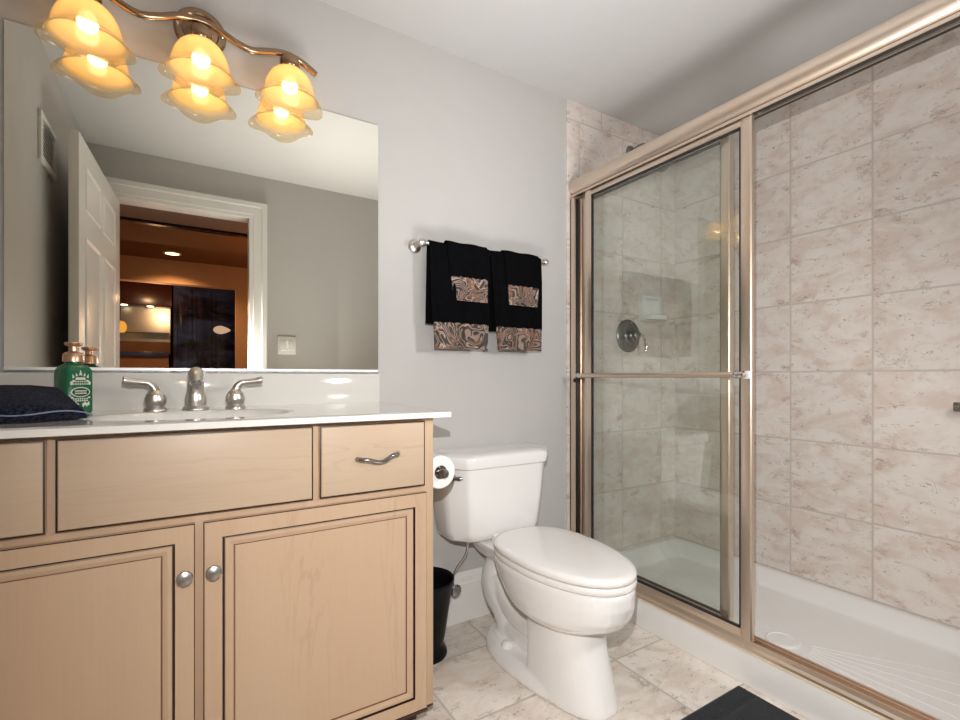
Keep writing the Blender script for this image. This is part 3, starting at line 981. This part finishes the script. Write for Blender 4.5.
# ------------------------------------------------------------------ towel bar and towels on the back wall
TBY, TBZ = -0.070, 1.523
tb = thing('towel_rail', 'brushed nickel towel rail on the wall above the toilet', 'towel rail', (1.06, 0, TBZ))
obj('bar', add_tube(bmesh.new(), [(0.752, TBY, TBZ), (1.372, TBY, TBZ)], 0.0085, 16), M['nickel'], tb)
for xx in (0.762, 1.362):
    bm = add_lathe(bmesh.new(), [(0.027, -0.001), (0.027, -0.005), (0.022, -0.011), (0.012, -0.015), (0.009, -0.024), (0.009, -0.054), (0.013, -0.060), (0.015, -0.070), (0.012, -0.080), (0.005, -0.084), (0.001, -0.0845)], (xx, 0, TBZ), 'Y', 24)
    obj('post', bm, M['nickel'], tb)


def hung_towel(label, group, x0, x1, gap, zf, zb, band, fold, seed, pull=(0.0, 0.0)):
    """cloth over the rail: front hem at zf, back hem at zb, printed border of height band on the front"""
    rnd = random.Random(seed)
    ph = [rnd.uniform(0, 6.28) for _ in range(4)]
    w = x1 - x0

    def off(x, down):
        u = (x - x0) / w
        k = min(1.0, down / 0.16)
        return (fold * k * (0.55 * math.sin(u * 9 + ph[0]) + 0.45 * math.sin(u * 17 + ph[1] + down * 5)))

    def P(u, s):
        # s: 0 = back hem ... front hem; arc-length style parameter
        x = x0 + u * w
        R = 0.0085 + gap
        Lb, La, Lf = TBZ - zb, PI * R, TBZ - zf
        d = s
        if d < Lb:
            down = Lb - d
            y = TBY + R + off(x, down) * 0.4 * (0.5)
            return (x - 0.006 * down / 0.3, min(y, -0.012), TBZ - down)
        d -= Lb
        if d < La:
            a = d / R
            return (x, TBY + R * math.cos(a), TBZ + R * math.sin(a) + 0.0015 * math.sin(u * 11 + ph[2]))
        d -= La
        q = (d / Lf) ** 1.5
        xx = x + q * (pull[0] * (1 - u) + pull[1] * u)
        return (xx, TBY - R - abs(fold) * 0.2 * min(1, d / 0.1) + off(x, d) * 0.5 - 0.004 * min(1, d / .1), TBZ - d)

    R = 0.0085 + gap
    Ltot = (TBZ - zb) + PI * R + (TBZ - zf)
    t = thing('hand_towel', label, 'towel', ((x0 + x1) / 2, TBY, TBZ), group)
    bm = bmesh.new()
    add_sheet(bm, 36, 60, lambda u, v_: P(u, v_ * (Ltot - (band - 0.003))))
    solid(bm, 0.004)
    obj('cloth', bm, M['black_towel'], t, 70)
    bm = bmesh.new()
    ins = 0.004 / w

    def PB(u, v_):
        p = P(ins + u * (1 - 2 * ins), Ltot - band + v_ * band)
        return (p[0], p[1] - 0.0015, p[2] + (0.004 * abs(math.sin(u * PI * 6)) if v_ == 0 else 0))
    add_sheet(bm, 36, 12, PB)
    solid(bm, 0.0045)
    obj('printed_border', bm, M['paisley'], t, 70, label='tan and black paisley printed border')
    return t


TG_ = 'black towels hung on the wall rail'
hung_towel('wide black towel at the left of the rail with a paisley bottom border', TG_, 0.788, 1.061, 0.004, 1.120, 1.215, 0.098, 0.014, 3, (0.014, -0.016))
hung_towel('wide black towel at the right of the rail with a paisley bottom border', TG_, 1.064, 1.330, 0.004, 1.122, 1.20, 0.094, 0.014, 5, (0.030, -0.004))
hung_towel('narrow black towel with a paisley square, folded over the left wide towel', TG_, 0.862, 1.046, 0.0125, 1.310, 1.26, 0.090, 0.006, 8, (0.022, -0.004))
hung_towel('narrow black towel with a paisley square, folded over the right wide towel', TG_, 1.128, 1.312, 0.0125, 1.312, 1.26, 0.080, 0.006, 11, (0.018, -0.012))

# ------------------------------------------------------------------ toilet
TCX = 1.066
to = thing('toilet', 'white two-piece toilet with the lid down between vanity and shower', 'toilet', (TCX, -0.40, 0))


def egg(cx, yb, yf, hw, z, n=48, eb=2.5, ef=2.1, split=0.40):
    """plan outline: rounded back, long oval front"""
    yc = yb + (yf - yb) * split
    out = []
    for k in range(n):
        a = k / n * 2 * PI
        c, s = math.cos(a), math.sin(a)
        e = ef if s < 0 else eb
        x = hw * abs(c) ** (2 / e) * (1 if c >= 0 else -1)
        y = abs(s) ** (2 / e)
        y = yc + (yf - yc) * y if s < 0 else yc + (yb - yc) * y
        out.append((cx + x, y, z))
    return out


bm = bmesh.new()
secs = [(0.000, -0.45, -0.735, 0.110), (0.012, -0.45, -0.735, 0.110), (0.06, -0.45, -0.722, 0.107), (0.12, -0.45, -0.702, 0.104), (0.18, -0.45, -0.684, 0.104), (0.236, -0.45, -0.672, 0.106)]
add_rings(bm, [egg(TCX, yb, yf, hw, z, eb=7, ef=2.3, split=0.25) for z, yb, yf, hw in secs])
secs = [(0.225, -0.42, -0.660, 0.100), (0.238, -0.40, -0.690, 0.128), (0.252, -0.375, -0.722, 0.146), (0.272, -0.345, -0.760, 0.160), (0.300, -0.31, -0.780, 0.166), (0.340, -0.275, -0.791, 0.171), (0.375, -0.255, -0.793, 0.173), (0.388, -0.25, -0.790, 0.170)]
add_rings(bm, [egg(TCX, yb, yf, hw, z) for z, yb, yf, hw in secs])
# tank shelf
add_rings(bm, [egg(TCX, -0.05, -0.42, w_, z, eb=5, ef=4, split=0.5) for z, w_ in ((0.310, 0.070), (0.340, 0.095), (0.364, 0.115), (0.386, 0.120))])
# trapway swelling down the back
pts = spline([(-0.190, 0.350, 0.060), (-0.175, 0.305, 0.058), (-0.160, 0.255, 0.074), (-0.165, 0.215, 0.084), (-0.190, 0.165, 0.082), (-0.225, 0.110, 0.068), (-0.25, 0.05, 0.066), (-0.27, 0.0, 0.072)], 5)
add_tube(bm, [(TCX, p[0], p[1]) for p in pts], [p[2] for p in pts], 24)
pts = spline([(-0.19, 0.23, 0.070), (-0.28, 0.16, 0.070), (-0.38, 0.14, 0.070), (-0.50, 0.16, 0.070)], 5)
add_tube(bm, [(TCX, p[0], p[1]) for p in pts], [p[2] for p in pts], 20)
pts = spline([(-0.24, 0.07, 0.062), (-0.34, 0.07, 0.062), (-0.50, 0.08, 0.066)], 5)
add_tube(bm, [(TCX, p[0], p[1]) for p in pts], [p[2] for p in pts], 20)
# foot
add_rings(bm, [egg(TCX, -0.150, -0.69, hw, z, eb=2.4, ef=2.2, split=0.40) for z, hw in ((0.0, 0.136), (0.016, 0.136), (0.030, 0.130), (0.046, 0.106))])
for v_ in bm.verts:
    if v_.co.z < 0.0:
        v_.co.z = 0.0
body = obj('bowl', bm, M['porcelain'], to, 180)
rm = body.modifiers.new('remesh', 'REMESH')
rm.mode = 'VOXEL'
rm.voxel_size = 0.0048
rm.use_smooth_shade = True
sm = body.modifiers.new('smooth', 'SMOOTH')
sm.factor = 0.5
sm.iterations = 4
for sx in (-1, 1):
    obj('bolt_cap', add_lathe(bmesh.new(), [(0.021, 0.030), (0.021, 0.050), (0.017, 0.059), (0.009, 0.064), (0.001, 0.065)], (TCX + sx * 0.088, -0.325, 0), n=20), M['seat'], to)


def tank_sec(cx, hw, yb, ys_, yf, fw, z, rr=0.02, n=5):
    pts = [(-hw, yb), (-hw, ys_), (-fw, yf), (fw, yf), (hw, ys_), (hw, yb)]
    out = []
    m = len(pts)
    for i, p in enumerate(pts):
        a, b, c = Vector(pts[i - 1]), Vector(p), Vector(pts[(i + 1) % m])
        d0, d1 = (a - b).normalized(), (c - b).normalized()
        q = min(rr, (a - b).length * 0.45, (c - b).length * 0.45)
        p0, p1 = b + d0 * q, b + d1 * q
        for k in range(n + 1):
            t = k / n
            w_ = p0 * (1 - t) ** 2 + b * 2 * t * (1 - t) + p1 * t * t
            out.append((cx + w_.x, w_.y, z))
    return out


KX = 1.051
bm = bmesh.new()
add_rings(bm, [tank_sec(KX, 0.196, -0.05, -0.13, -0.195, 0.135, 0.388), tank_sec(KX, 0.206, -0.036, -0.14, -0.208, 0.143, 0.396), tank_sec(KX, 0.215, -0.028, -0.145, -0.218, 0.150, 0.425),
               tank_sec(KX, 0.232, -0.024, -0.15, -0.226, 0.165, 0.56), tank_sec(KX, 0.241, -0.022, -0.155, -0.230, 0.172, 0.668)])
tk = obj('tank', bm, M['porcelain'], to, 40)
bm = bmesh.new()
add_rings(bm, [tank_sec(KX, 0.244, -0.020, -0.155, -0.234, 0.174, 0.668), tank_sec(KX, 0.252, -0.016, -0.158, -0.242, 0.178, 0.674), tank_sec(KX, 0.255, -0.014, -0.16, -0.246, 0.180, 0.704),
               tank_sec(KX, 0.251, -0.016, -0.158, -0.242, 0.178, 0.714), tank_sec(KX, 0.238, -0.026, -0.150, -0.229, 0.168, 0.721), tank_sec(KX, 0.20, -0.05, -0.13, -0.195, 0.14, 0.724)])
obj('tank_lid', bm, M['porcelain'], to, 40)
# flush lever on the left front of the tank
n_ = Vector((-(0.230 - 0.155), -(0.241 - 0.172), 0)).normalized()
n_ = Vector((-0.62, -0.78, 0)).normalized()
p = Vector((KX - 0.216, -0.182, 0.640))
bm = add_tube(bmesh.new(), [p - n_ * 0.010, p + n_ * 0.016], [0.013, 0.012], 16)
tv = Vector((0.78, -0.62, 0))
pts = [p + n_ * 0.014 - tv * 0.012, p + n_ * 0.018, p + n_ * 0.020 + tv * 0.014, p + n_ * 0.020 + tv * 0.030, p + n_ * 0.018 + tv * 0.042]
add_tube(bm, pts, [0.006, 0.009, 0.0065, 0.0085, 0.003], 12)
obj('flush_lever', bm, M['nickel_dark'], to)
bm = bmesh.new()
add_rings(bm, [egg(TCX, -0.262, -0.790, 0.169, 0.389), egg(TCX, -0.256, -0.796, 0.174, 0.394), egg(TCX, -0.256, -0.796, 0.174, 0.406), egg(TCX, -0.260, -0.792, 0.171, 0.411)])
obj('seat', bm, M['seat'], to, 50)
bm = bmesh.new()
add_rings(bm, [egg(TCX, -0.258, -0.790, 0.169, 0.4125), egg(TCX, -0.252, -0.796, 0.174, 0.417), egg(TCX, -0.252, -0.796, 0.174, 0.427), egg(TCX, -0.256, -0.791, 0.170, 0.4335),
               egg(TCX, -0.272, -0.772, 0.156, 0.437), egg(TCX, -0.33, -0.70, 0.11, 0.439), egg(TCX, -0.42, -0.56, 0.04, 0.4395)])
obj('seat_lid', bm, M['seat'], to, 60)
for sx in (-1, 1):
    obj('hinge', box(TCX + sx * 0.075 - 0.022, TCX + sx * 0.075 + 0.022, -0.262, -0.236, 0.386, 0.424, bev=0.006), M['seat'], to)

# ---- water supply
ws = thing('water_supply', 'chrome stop valve and bent supply tube on the wall under the toilet tank', 'supply valve', (0.93, 0, 0.19))
obj('escutcheon', add_lathe(bmesh.new(), [(0.030, -0.016), (0.030, -0.019), (0.020, -0.026), (0.009, -0.028), (0.001, -0.028)], (0.896, 0, 0.175), 'Y', 24), M['chrome'], ws)
bm = add_tube(bmesh.new(), [(0.896, -0.022, 0.175), (0.896, -0.085, 0.175)], 0.009, 14)
add_tube(bm, [(0.896, -0.065, 0.172), (0.896, -0.065, 0.215)], 0.0085, 14)
vb = obj('valve_body', bm, M['chrome'], ws)
obj('valve_handle', add_lathe(bmesh.new(), [(0.010, 0.0), (0.022, -0.004), (0.024, -0.010), (0.018, -0.016), (0.001, -0.018)], (0.896, -0.084, 0.175), 'Y', 20), M['nickel_dark'], vb)
pts = spline([(0.896, -0.065, 0.212), (0.915, -0.066, 0.250), (0.945, -0.085, 0.305), (0.952, -0.090, 0.350), (0.952, -0.090, 0.372)], 6)
obj('supply_tube', add_tube(bmesh.new(), pts, 0.0052, 12), M['chrome'], ws)
obj('coupling_nut', add_lathe(bmesh.new(), [(0.012, 0.0), (0.019, 0.003), (0.019, 0.016), (0.015, 0.020), (0.015, 0.033), (0.001, 0.033)], (0.952, -0.090, 0.354), n=8), M['white_plastic'], ws, 20)

# ------------------------------------------------------------------ toilet roll and its holder on the vanity side
RX, RY, RZ = 0.654, -0.392, 0.722
th = thing('toilet_roll_holder', 'dark nickel post holding the tissue roll on the vanity side', 'toilet roll holder', (VX1, RY, RZ))
obj('rosette', add_lathe(bmesh.new(), [(0.024, 0.0005), (0.024, 0.004), (0.016, 0.010), (0.009, 0.013), (0.009, 0.056), (0.001, 0.056)], (VX1, RY + 0.085, RZ), 'X', 24), M['nickel_dark'], th)
pts = [(RX - 0.010, RY + 0.085, RZ), (RX, RY + 0.078, RZ), (RX, RY - 0.062, RZ)]
bm = add_tube(bmesh.new(), pts, 0.0085, 14)
add_lathe(bm, [(0.0085, 0.0), (0.013, -0.003), (0.0145, -0.010), (0.011, -0.017), (0.013, -0.021), (0.009, -0.028), (0.001, -0.030)], (RX, RY - 0.058, RZ), 'Y', 20)
obj('arm', bm, M['nickel_dark'], th)
obj('roller', add_tube(bmesh.new(), [(RX, RY - 0.049, RZ), (RX, RY + 0.049, RZ)], 0.0192, 24), M['nickel_dark'], th)
tr_ = thing('toilet_roll', 'white toilet paper roll beside the toilet tank', 'toilet roll', (RX, RY, RZ))
bm = bmesh.new()
n = 40
cR, cr = 0.050, 0.021
rings = []
for r, y in ((cr, 0.05), (cR - 0.003, 0.05), (cR, 0.047), (cR, -0.047), (cR - 0.003, -0.05), (cr, -0.05), (cr, 0.05)):
    rings.append([(RX + r * math.cos(k / n * 2 * PI), RY + y, RZ + r * math.sin(k / n * 2 * PI)) for k in range(n)])
add_rings(bm, rings, False, False)
bmesh.ops.remove_doubles(bm, verts=bm.verts[:], dist=1e-5)
obj('paper', bm, M['paper'], tr_, 40)
bm = bmesh.new()
rings = []
for r, y in ((0.0195, 0.0505), (0.0208, 0.0505), (0.0208, -0.0505), (0.0195, -0.0505), (0.0195, 0.0505)):
    rings.append([(RX + r * math.cos(k / n * 2 * PI), RY + y, RZ + r * math.sin(k / n * 2 * PI)) for k in range(n)])
add_rings(bm, rings, False, False)
bmesh.ops.remove_doubles(bm, verts=bm.verts[:], dist=1e-5)
obj('cardboard_core', bm, M['card'], tr_, 40)

# ------------------------------------------------------------------ waste bin
WX, WY = 0.742, -0.140
bm = add_lathe(bmesh.new(), [(0.080, 0.0), (0.082, 0.006), (0.078, 0.018), (0.068, 0.034), (0.067, 0.044), (0.073, 0.07), (0.088, 0.17), (0.104, 0.262), (0.108, 0.270), (0.106, 0.276), (0.101, 0.272),
                             (0.098, 0.26), (0.082, 0.17), (0.066, 0.06), (0.001, 0.055)], (WX, WY, 0.0), n=44)
tag(obj('waste_bin', bm, M['black_plastic'], smooth=50, loc=(WX, WY, 0)), 'black flared waste bin on the floor between vanity and toilet', 'waste bin')

# ------------------------------------------------------------------ bath mat
def mat_pt(u, v_):
    x = 1.10 + u * 0.428
    y = -1.62 + v_ * 0.772
    e = min(u, 1 - u) * 0.428
    f = min(v_, 1 - v_) * 0.772
    z = 0.013 * min(1, min(e, f) / 0.012 + 0.25)
    rib = 0.0035 * math.exp(-((y + 0.912) / 0.008) ** 2) if 0.02 < u < 0.98 else 0
    return (x, y, 0.002 + z - rib + 0.0006 * random.random())


bm = bmesh.new()
g = add_sheet(bm, 70, 110, mat_pt)
solid(bm, 0.002)
for v_ in bm.verts:
    v_.co.z = max(v_.co.z, 0.0005)
tag(obj('bath_mat', bm, M['mat'], smooth=80, loc=(1.31, -1.23, 0)), 'black bath mat on the tile floor along the shower curb', 'bath mat')

# ------------------------------------------------------------------ things on the sink top
# soap bottle
BX, BY, BH = -0.2515, -0.123, 0.126
BR = math.radians(36)
so = thing('soap_bottle', 'green soap bottle with a rose gold pump behind the folded navy towel', 'soap bottle', (BX, BY, TZ))


def sq(h, z, r, n=5):
    out = []
    for sx, sy in ((1, 1), (-1, 1), (-1, -1), (1, -1)):
        a0 = math.atan2(sy, sx) - PI / 4
        for k in range(n + 1):
            a = a0 + k / n * PI / 2
            out.append((sx * (h - r) + r * math.cos(a), sy * (h - r) + r * math.sin(a), z))
    return out


def place(bm):
    bmesh.ops.transform(bm, matrix=Matrix.Translation((BX, BY, TZ)) @ Matrix.Rotation(BR, 4, 'Z'), verts=bm.verts[:])
    return bm


hs = 0.0305
bm = add_rings(bmesh.new(), [sq(hs - 0.003, 0.0005, 0.006), sq(hs, 0.004, 0.008), sq(hs, BH - 0.016, 0.008), sq(hs - 0.006, BH - 0.004, 0.009), sq(hs - 0.013, BH + 0.002, 0.012), sq(0.0175, BH + 0.006, 0.016), sq(0.0175, BH + 0.008, 0.016)])
obj('bottle', place(bm), M['green'], so, 40)
bm = add_lathe(bmesh.new(), [(0.0225, BH + 0.0075), (0.0225, BH + 0.022), (0.020, BH + 0.029), (0.012, BH + 0.033), (0.0095, BH + 0.035), (0.0095, BH + 0.052), (0.001, BH + 0.052)], (0, 0, 0), n=28)
pc = obj('pump_collar', place(bm), M['copper'], so, 40)
bm = add_lathe(bmesh.new(), [(0.012, BH + 0.047), (0.018, BH + 0.050), (0.019, BH + 0.055), (0.016, BH + 0.058), (0.001, BH + 0.059)], (0, 0, 0), n=28)
add_box(bm, -0.004, 0.004, -0.034, 0.0, BH + 0.049, BH + 0.056, bev=0.002)
obj('pump_head', place(bm), M['copper'], so, 40)


def plate(bm, pts, y, mi=0, th=0.0005):
    add_rings(bm, [[(x, y, z) for x, z in pts], [(x, y - th, z) for x, z in pts]], mi=mi)


def oval(cx, cz, a, b, n=20):
    return [(cx + a * math.cos(k / n * 2 * PI), cz + b * math.sin(k / n * 2 * PI)) for k in range(n)]


bm = bmesh.new()
yf = -hs - 0.0001
plate(bm, [(-0.004, 0.098), (0.004, 0.098), (0.0, 0.112)], yf)
for sx in (-1, 1):
    plate(bm, [(sx * 0.006, 0.096), (sx * 0.011, 0.096), (sx * 0.010, 0.105)], yf)
    plate(bm, [(sx * 0.013, 0.093), (sx * 0.018, 0.090), (sx * 0.018, 0.102)], yf)
    plate(bm, oval(sx * 0.0155, 0.084, 0.0035, 0.0025), yf)
    plate(bm, oval(sx * 0.019, 0.041, 0.003, 0.002), yf)
    plate(bm, oval(sx * 0.020, 0.078, 0.003, 0.005), yf)
    for k in range(4):
        plate(bm, oval(sx * (0.006 + 0.004 * k), 0.022 + 0.003 * (k % 2), 0.0022, 0.0050), yf)
plate(bm, [(-0.012, 0.086), (0.012, 0.086), (0.010, 0.093), (-0.010, 0.093)], yf)
for z in (0.080, 0.074, 0.036, 0.031):
    for k in range(7):
        plate(bm, [(-0.017 + k * 0.005, z), (-0.0138 + k * 0.005, z), (-0.0138 + k * 0.005, z + 0.0035), (-0.017 + k * 0.005, z + 0.0035)], yf)
plate(bm, oval(0, 0.055, 0.0215, 0.013), yf)
plate(bm, oval(0, 0.055, 0.019, 0.0105), yf - 0.0005, 1)
for z in (0.058, 0.052):
    plate(bm, [(-0.013, z - 0.0015), (0.013, z - 0.0015), (0.013, z + 0.0015), (-0.013, z + 0.0015)], yf - 0.001)
obj('printed_label', place(bm), [M['label'], M['label_dark']], so, 0, label='cream ornamental print on the bottle front')

# folded navy towel: thick folded cloth, higher at the back, with hems showing at the front
nt = thing('folded_towel', 'folded navy terry towel lying at the left end of the sink top', 'towel', (-0.34, -0.33, TZ))
A_ = Vector((-0.194, -0.372, 0))      # front right
B_ = Vector((-0.266, -0.205, 0))      # back right
C_ = Vector((-0.475, -0.240, 0))      # back left
D_ = Vector((-0.470, -0.520, 0))      # front left


def nt_xy(u, v_):
    # u left->right, v front->back
    f = D_.lerp(A_, u)
    b = C_.lerp(B_, u)
    f = f + Vector((0.010 * math.sin(u * 9), 0.012 * math.sin(u * 14 + 0.6), 0)) * (1 - v_)
    return f.lerp(b, v_)


def nt_h(u, v_):
    h = 0.022 + 0.056 * v_ ** 0.8
    h *= 1 - 0.10 * max(0, u - 0.75) / 0.25
    h += 0.004 * math.sin(u * 11 + v_ * 3) * (1 - v_)
    e = min(v_ / 0.10, (1 - v_) / 0.10, (1 - u) / 0.035, 1.0)
    return 0.006 + (h - 0.006) * math.sqrt(max(0.0, 1 - (1 - e) ** 2))


bm = bmesh.new()
nu, nv = 70, 46
top_g = [[bm.verts.new((*nt_xy(i / nu, j / nv).xy, TZ + 0.002 + nt_h(i / nu, j / nv))) for i in range(nu + 1)] for j in range(nv + 1)]
bot_g = [[bm.verts.new((*nt_xy(i / nu, j / nv).xy, TZ + 0.0015)) for i in range(nu + 1)] for j in range(nv + 1)]
for j in range(nv):
    for i in range(nu):
        bm.faces.new((top_g[j][i], top_g[j][i + 1], top_g[j + 1][i + 1], top_g[j + 1][i]))
        bm.faces.new((bot_g[j][i], bot_g[j + 1][i], bot_g[j + 1][i + 1], bot_g[j][i + 1]))
for i in range(nu):
    bm.faces.new((top_g[0][i], bot_g[0][i], bot_g[0][i + 1], top_g[0][i + 1]))
    bm.faces.new((top_g[nv][i], top_g[nv][i + 1], bot_g[nv][i + 1], bot_g[nv][i]))
for j in range(nv):
    bm.faces.new((top_g[j][0], top_g[j + 1][0], bot_g[j + 1][0], bot_g[j][0]))
    bm.faces.new((top_g[j][nu], bot_g[j][nu], bot_g[j + 1][nu], top_g[j + 1][nu]))
obj('cloth', bm, M['navy_towel'], nt, 80)


def hem_path(off, lift, u0, u1, k0=0.0):
    out = []
    for k in range(50):
        u = u0 + (u1 - u0) * k / 49
        p = nt_xy(u, 0.0)
        z = TZ + 0.002 + lift + 0.004 * math.sin(u * 17 + k0) * u
        out.append((p.x, p.y - off, z))
    return out


h1 = hem_path(0.003, 0.016, 0.15, 0.985)
end = h1[-1]
h1 += [(end[0] + 0.008, end[1] + 0.004, end[2] - 0.004), (end[0] + 0.009, end[1] + 0.005, end[2] - 0.009), (end[0] + 0.003, end[1] + 0.002, end[2] - 0.012)]
bm = add_tube(bmesh.new(), h1, 0.0016, 8)
obj('hem', bm, M['navy_hem'], nt, 60, label='pale blue hem stitch along the towel fold')
bm = bmesh.new()
p0 = hem_path(0.004, 0.007, 0.1, 0.97, 2.0)
add_tube(bm, p0, 0.0040, 10)
obj('lower_fold', bm, M['navy_towel'], nt, 60)

# ------------------------------------------------------------------ things seen in the mirror
# wall register on the left wall
wv = thing('air_vent', 'white metal air vent on the left wall, seen in the mirror', 'vent', (XL, -0.86, 1.95))
vy0, vy1, vz0, vz1 = -0.985, -0.735, 1.850, 2.045
bm = bmesh.new()
for a, b, c, d_ in ((vy0, vy1, vz0, vz0 + 0.025), (vy0, vy1, vz1 - 0.025, vz1), (vy0, vy0 + 0.025, vz0 + 0.025, vz1 - 0.025), (vy1 - 0.025, vy1, vz0 + 0.025, vz1 - 0.025)):
    add_box(bm, XL, XL + 0.012, a, b, c, d_, bev=0.002)
obj('vent_frame', bm, M['white_plastic'], wv)
obj('vent_back', box(XL, XL + 0.002, vy0 + 0.02, vy1 - 0.02, vz0 + 0.02, vz1 - 0.02), M['vent_dark'], wv)
bm = bmesh.new()
for k in range(9):
    z = vz0 + 0.034 + k * 0.016
    add_box(bm, XL + 0.002, XL + 0.006, vy0 + 0.024, vy1 - 0.024, z, z + 0.004)
obj('vent_slat', bm, M['white_plastic'], wv)
# two-gang switch beside the doorway
lsx, lsz = 0.580, 1.225
ls = thing('light_switch', 'white double light switch on the wall right of the doorway, seen in the mirror', 'light switch', (lsx, YF, lsz))
obj('cover_plate', box(lsx - 0.058, lsx + 0.058, YF, YF + 0.006, lsz - 0.06, lsz + 0.06, bev=0.002), M['white_plastic'], ls)
for s in (-1, 1):
    obj('rocker', box(lsx + s * 0.024 - 0.017, lsx + s * 0.024 + 0.017, YF + 0.005, YF + 0.010, lsz - 0.034, lsz + 0.034, bev=0.002), M['white_plastic'], ls)

# ceiling downlight in the hall
dl = thing('recessed_downlight', 'lit round downlight in the brown ceiling beyond the doorway', 'ceiling light', (-0.13, -4.2, 2.30))
obj('ring', add_lathe(bmesh.new(), [(0.085, 0), (0.085, -0.004), (0.068, -0.008), (0.062, -0.004), (0.001, -0.004)], (-0.13, -4.2, 2.30), n=32), M['white_plastic'], dl)
obj('lens', add_lathe(bmesh.new(), [(0.060, -0.0045), (0.060, -0.006), (0.001, -0.007)], (-0.13, -4.2, 2.30), n=32), M['downlight'], dl)

# bar beyond the far opening
YB = -5.6
bc = thing('bar_cabinet', 'dark cherry bar wall cabinet with a lit valance over a pale backsplash', 'cabinet', (-0.55, YB, 0))
obj('upper_box', box(-1.6, -0.165, YB - 0.35, YB, 1.92, 2.24, bev=0.004), M['cherry'], bc)
obj('crown', box(-1.62, -0.158, YB - 0.36, YB + 0.02, 2.20, 2.25, bev=0.008), M['cherry'], bc)
obj('wood_backsplash', box(-1.6, -0.19, YB - 0.34, YB - 0.295, 1.325, 1.475), M['bar_oak'], bc)
obj('back_panel', box(-1.6, -0.19, YB - 0.34, YB - 0.30, 1.475, 1.92), M['steel'], bc)
obj('shelf', box(-1.6, -0.20, YB - 0.30, YB - 0.12, 1.585, 1.60), M['steel'], bc)
obj('bar_counter', box(-1.6, -0.20, YB - 0.35, YB + 0.04, 1.275, 1.325, bev=0.004), M['bar_black'], bc)
obj('base_panel', box(-1.6, -0.20, YB - 0.33, YB, 0.0, 1.275), M['bar_oak'], bc)
for x, z in ((-0.67, 1.919), (-0.40, 1.919)):
    obj('puck_light', add_lathe(bmesh.new(), [(0.035, 0), (0.035, -0.010), (0.001, -0.011)], (x, YB - 0.1, z), n=20), M['puck'], bc)
tc = thing('tall_cabinet', 'tall glossy black panelled cabinet at the right of the bar', 'cabinet', (0.2, YB, 0))
obj('cabinet_body', box(-0.149, 1.0, YB - 0.35, YB - 0.02, 0.0, 2.22), M['bar_black'], tc)
for xa, xb in ((-0.145, 0.055), (0.065, 0.280), (0.290, 0.60)):
    dd = obj('cabinet_door', profile_panel(xa, xb, 0.35, 2.15, YB - 0.02, 0.02, [(0, 0.002, 0), (0.003, 0, 0), (0.04, 0, 0), (0.045, 0.008, 0), (0.06, 0.008, 0), (0.08, 0.002, 0)]), M['bar_black'], tc, 20)
    # rotated to face the doorway (front faces +Y)
    me = dd.data
    for v_ in me.vertices:
        v_.co.y = -v_.co.y - 0.04
    me.flip_normals()
pl = thing('pendant_lamp', 'glowing amber glass pendant lamp hanging at the left of the bar', 'pendant lamp', (-0.66, -5.2, 2.3))
obj('cord', add_tube(bmesh.new(), [(-0.66, -5.2, 2.30), (-0.66, -5.2, 1.66)], 0.004, 8), M['black_plastic'], pl)
obj('lamp_shade', add_lathe(bmesh.new(), [(0.016, 0.075), (0.040, 0.065), (0.060, 0.035), (0.064, 0.0), (0.052, -0.045), (0.030, -0.06), (0.001, -0.062)], (-0.66, -5.2, 1.59), n=28), M['amber'], pl, 60)
wl = thing('painted_lamp_reflection', 'small leaf-shaped peach glow painting a lamp reflection on the dark cabinet beyond the doorway', 'painted reflection', (0.395, YB + 0.001, 1.64))  # added glowing leaf shape, imitates a lamp reflected in the glossy cabinet
bm = bmesh.new()
lf = []
for k in range(24):
    a = k / 24 * 2 * PI
    lf.append((0.395 + 0.095 * math.cos(a) * (1 if math.cos(a) < 0 else 1.15), 1.645 + 0.055 * math.sin(a) * (1 - 0.45 * max(0, math.cos(a)))))
add_rings(bm, [[(x, YB + 0.002, z) for x, z in lf], [(x, YB + 0.03, z) for x, z in lf], [(0.395 + (x - 0.395) * 0.6, YB + 0.05, 1.645 + (z - 1.645) * 0.6) for x, z in lf]])
obj('reflection_glow', bm, M['peach'], wl, 60)
